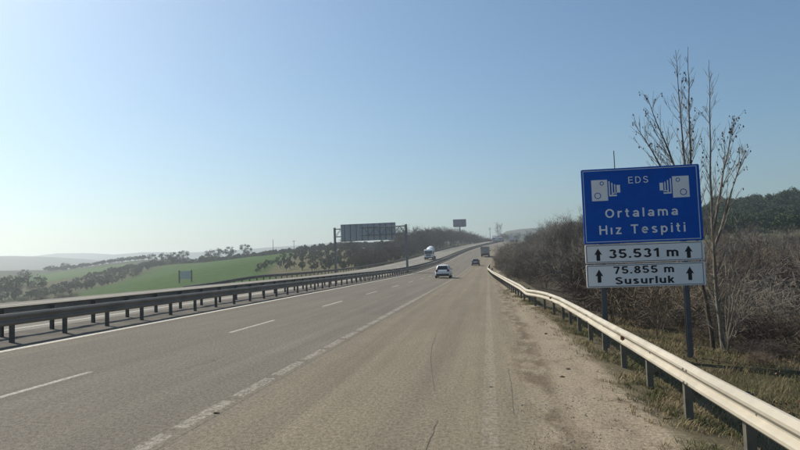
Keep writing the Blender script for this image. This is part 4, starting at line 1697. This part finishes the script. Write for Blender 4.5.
# pale fan-shaped bush at the foot of the poplars
rnd = random.Random(77)
bpos = G(*P(727, 348, 17.6)[:2])
fan = thing('bare_shrub', 'pale fan shaped leafless bush at the foot of the poplars right of the sign', 'shrub', bpos)
tb, wb = MB(), MB()
for (px, py) in ((754, 222), (742, 212), (766, 240), (777, 226), (783, 268), (790, 292), (748, 258), (700, 296), (676, 306)):
    e = W(*P(px, py, 17.6 + rnd.uniform(-1.0, 1.0))) - bpos
    L = e.length
    pts = []
    for i in range(9):
        t = i / 8
        q = e * t + Vector((0, 0, L * .10 * math.sin(math.pi * t) - .1 * (i == 0))) + rv(rnd) * .06 * math.sin(math.pi * t)
        q.x *= (.4 + .6 * t) if t < 1 else 1
        pts.append(q)
    tb.tube(pts, [.014 * (1 - t_ * .75) for t_ in np.linspace(0, 1, 9)], 5, cap=False)
    for k in range(12):
        i = rnd.randrange(2, 8)
        d = (pts[i + 1] - pts[i]).normalized()
        nd = (d + rv(rnd) * .7 + Vector((0, 0, .15))).normalized()
        l2 = rnd.uniform(.25, .8)
        m1 = pts[i] + nd * l2 * .5 + rv(rnd) * .03
        wb.tube([pts[i], m1, pts[i] + nd * l2], [.006, .0045, .0025], 3, cap=False)
        for q in range(2):
            nd2 = (nd + rv(rnd) * .8).normalized()
            wb.tube([m1, m1 + nd2 * rnd.uniform(.1, .35)], [.004, .002], 3, cap=False)
tb.build('stems', M_PALETW, fan)
wb.build('twigs', M_PALETW, fan)

# ------------------------------------------------------------------ verge grass, dead leaves, clods (uncountable)
M_GRASSD = mat('grass_dry', (0.23, 0.18, 0.095), .9, var=.3, scale=1.5)
M_GRASSG = mat('grass_green', (0.085, 0.092, 0.032), .9, var=.35, scale=1.5)
M_LEAF = mat('fallen_leaf', (0.17, 0.10, 0.055), .9, var=.4, scale=2)
M_CLOD = mat('dirt_clod', (0.11, 0.085, 0.06), .95, var=.3, scale=8)
M_STONE = mat('gravel', (0.27, 0.235, 0.18), .9, var=.35, scale=8)
rnd = random.Random(55)


def blade(b, p, h, mi):
    a = rnd.uniform(0, 2 * math.pi)
    lean = Vector((math.cos(a), math.sin(a), 0)) * h * rnd.uniform(.3, 1.7)
    w = Vector((-math.sin(a), math.cos(a), 0)) * rnd.uniform(.002, .005)
    b.add([p - w, p + w, p + lean * .45 + Vector((0, 0, h * .65)) + w * .7, p + lean * .45 + Vector((0, 0, h * .65)) - w * .7, p + lean + Vector((0, 0, h * .9))],
          [(0, 1, 2, 3), (3, 2, 4)], mi)


gb = MB()
for k in range(7000):                    # tufts along the rail
    y = 3 + 42 * rnd.random() ** 1.6
    o = rr_off(y) + rnd.gauss(.16, .36)
    if noise.noise(Vector((o * .8, y * .6, 4))) < -.12: continue
    z = shoulder_z(o, y) if o < 3.38 else min(shoulder_z(3.38, y), zg(o, y))
    green = noise.noise(Vector((o * 1.2, y * .8, 8))) > .0
    p = W(o, y, z - .01)
    for j in range(rnd.randrange(5, 12)):
        blade(gb, p + Vector((rnd.uniform(-.05, .05), rnd.uniform(-.05, .05), 0)), rnd.uniform(.03, .12), 1 if (green and rnd.random() < .8) else 0)
for k in range(8000):                    # verge beyond the rail
    y = 3.5 + 26 * rnd.random() ** 1.5
    x = 2.9 + 6.5 * rnd.random() ** 1.2
    if noise.noise(Vector((x * .6, y * .5, 14))) < -.25: continue
    green = noise.noise(Vector((x * .5, y * .4, 18))) > .06
    p = max((G(x, y), W(x, y, shoulder_z(x, y)) if x < 3.6 else G(x, y)), key=lambda q: q.z)
    for j in range(rnd.randrange(4, 9)):
        blade(gb, p + Vector((rnd.uniform(-.08, .08), rnd.uniform(-.08, .08), -.01)), rnd.uniform(.05, .17), 1 if (green and rnd.random() < .5) else 0)
tag(gb.build('verge_grass', [M_GRASSD, M_GRASSG]), 'short dry and green grass along the guardrail and verge', 'grass', kind='stuff')

lb = MB()
for k in range(7000):
    y = 5 + 30 * rnd.random() ** 1.3
    x = rnd.uniform(3.4, 11 + .3 * y)
    if noise.noise(Vector((x * .5, y * .5, 24))) < -.1: continue
    p = G(x, y, rnd.uniform(.01, .09))
    u = rv(rnd); v = u.cross(rv(rnd)).normalized()
    s = rnd.uniform(.02, .045)
    lb.add([p + u * s, p + v * s * .6, p - u * s, p - v * s * .6], [(0, 1, 2, 3)])
tag(lb.build('fallen_leaves', M_LEAF), 'brown fallen leaves scattered on the verge', 'leaves', kind='stuff')

sb = MB()


def pebble(b, p, s):
    vs, q = [], []
    for v in ((1, 0, 0), (0, 1, 0), (-1, 0, 0), (0, -1, 0), (0, 0, .7), (0, 0, -.5)):
        vs.append(p + Vector(v) * s * rnd.uniform(.6, 1.2))
    b.add(vs, [(0, 1, 4), (1, 2, 4), (2, 3, 4), (3, 0, 4), (1, 0, 5), (2, 1, 5), (3, 2, 5), (0, 3, 5)])


for k in range(5200):
    y = 3.5 + 30 * rnd.random() ** 1.8
    o = rnd.uniform(.35, 2.6) if rnd.random() < .8 else rnd.gauss(.9, .3)
    if noise.noise(Vector((o * .9, y * .7, 34))) < 0: continue
    pebble(sb, W(o, y, shoulder_z(o, y) + .002), rnd.choice((.006, .008, .01, .014, .02)))
tag(sb.build('gravel', M_STONE), 'small loose gravel on the dirt shoulder', 'gravel', kind='stuff')

for px, py, s, lab in ((216, 413.5, .05, 'dark lump of dirt lying on the dashed lane line, lower left'),
                       (491, 387, .032, 'dark lump of dirt on the worn edge line of the right lane'),
                       (568, 369, .06, 'larger dark clod on the dirt shoulder beside the guardrail'),
                       (562, 376.5, .06, 'flat wide clod just in front of the larger dark one'),
                       (546, 334, .065, 'dark clod on the shoulder where the guardrail posts crowd together'),
                       (665, 417, .05, 'small dark clod at the foot of the nearest guardrail post')):
    p_ = P(px, py, 10.0)
    d = 10.0 * CAM_H / (CAM_H - p_[2])
    x = p_[0] * d / 10.0
    cbm = MB()
    n_ = 11
    secs = []
    for i in range(7):
        ph = math.pi * i / 6
        sec = []
        for j in range(n_):
            v = Vector((math.cos(2 * math.pi * j / n_) * math.sin(ph), math.sin(2 * math.pi * j / n_) * math.sin(ph), -math.cos(ph)))
            k = .75 + .55 * noise.noise(v * 1.4 + Vector((px, 0, 0))) + .3 * noise.noise(v * 3.5 + Vector((0, px, 0)))
            sec.append(Vector((v.x * s * 1.1 * k, v.y * s * .9 * k, (v.z + .3) * s * .38 * k)))
        secs.append(sec)
    cbm.loft(secs, closed=True)
    o = cbm.build('dirt_clod', M_CLOD)
    o.location = W(x, d, shoulder_z(x, d))
    tag(o, lab, 'clod', 'dark clods on the road edge')

# ------------------------------------------------------------------ haze
hz_m = bpy.data.materials.new('haze_air')
hz_m.use_nodes = True
t = hz_m.node_tree
t.nodes.remove(t.nodes['Principled BSDF'])
pv = t.nodes.new('ShaderNodeVolumePrincipled')
pv.inputs['Color'].default_value = (0.92, 0.97, 1.0, 1)
pv.inputs['Density'].default_value = HAZE_DENSITY
pv.inputs['Anisotropy'].default_value = 0.66
t.links.new(pv.outputs[0], t.nodes['Material Output'].inputs['Volume'])
hb_ = MB()
gx = [p[0] for p in gv]; gy = [p[1] for p in gv]; gzv = [p[2] for p in gv]
hb_.box(min(gx) - 30, max(gx) + 30, min(gy) - 30, max(gy) + 30, min(gzv) - 1.0, max(max(gzv) + 3, 48))
print('HAZE z', min(gzv), max(gzv))
tag(hb_.build('haze', hz_m), kind='stuff')
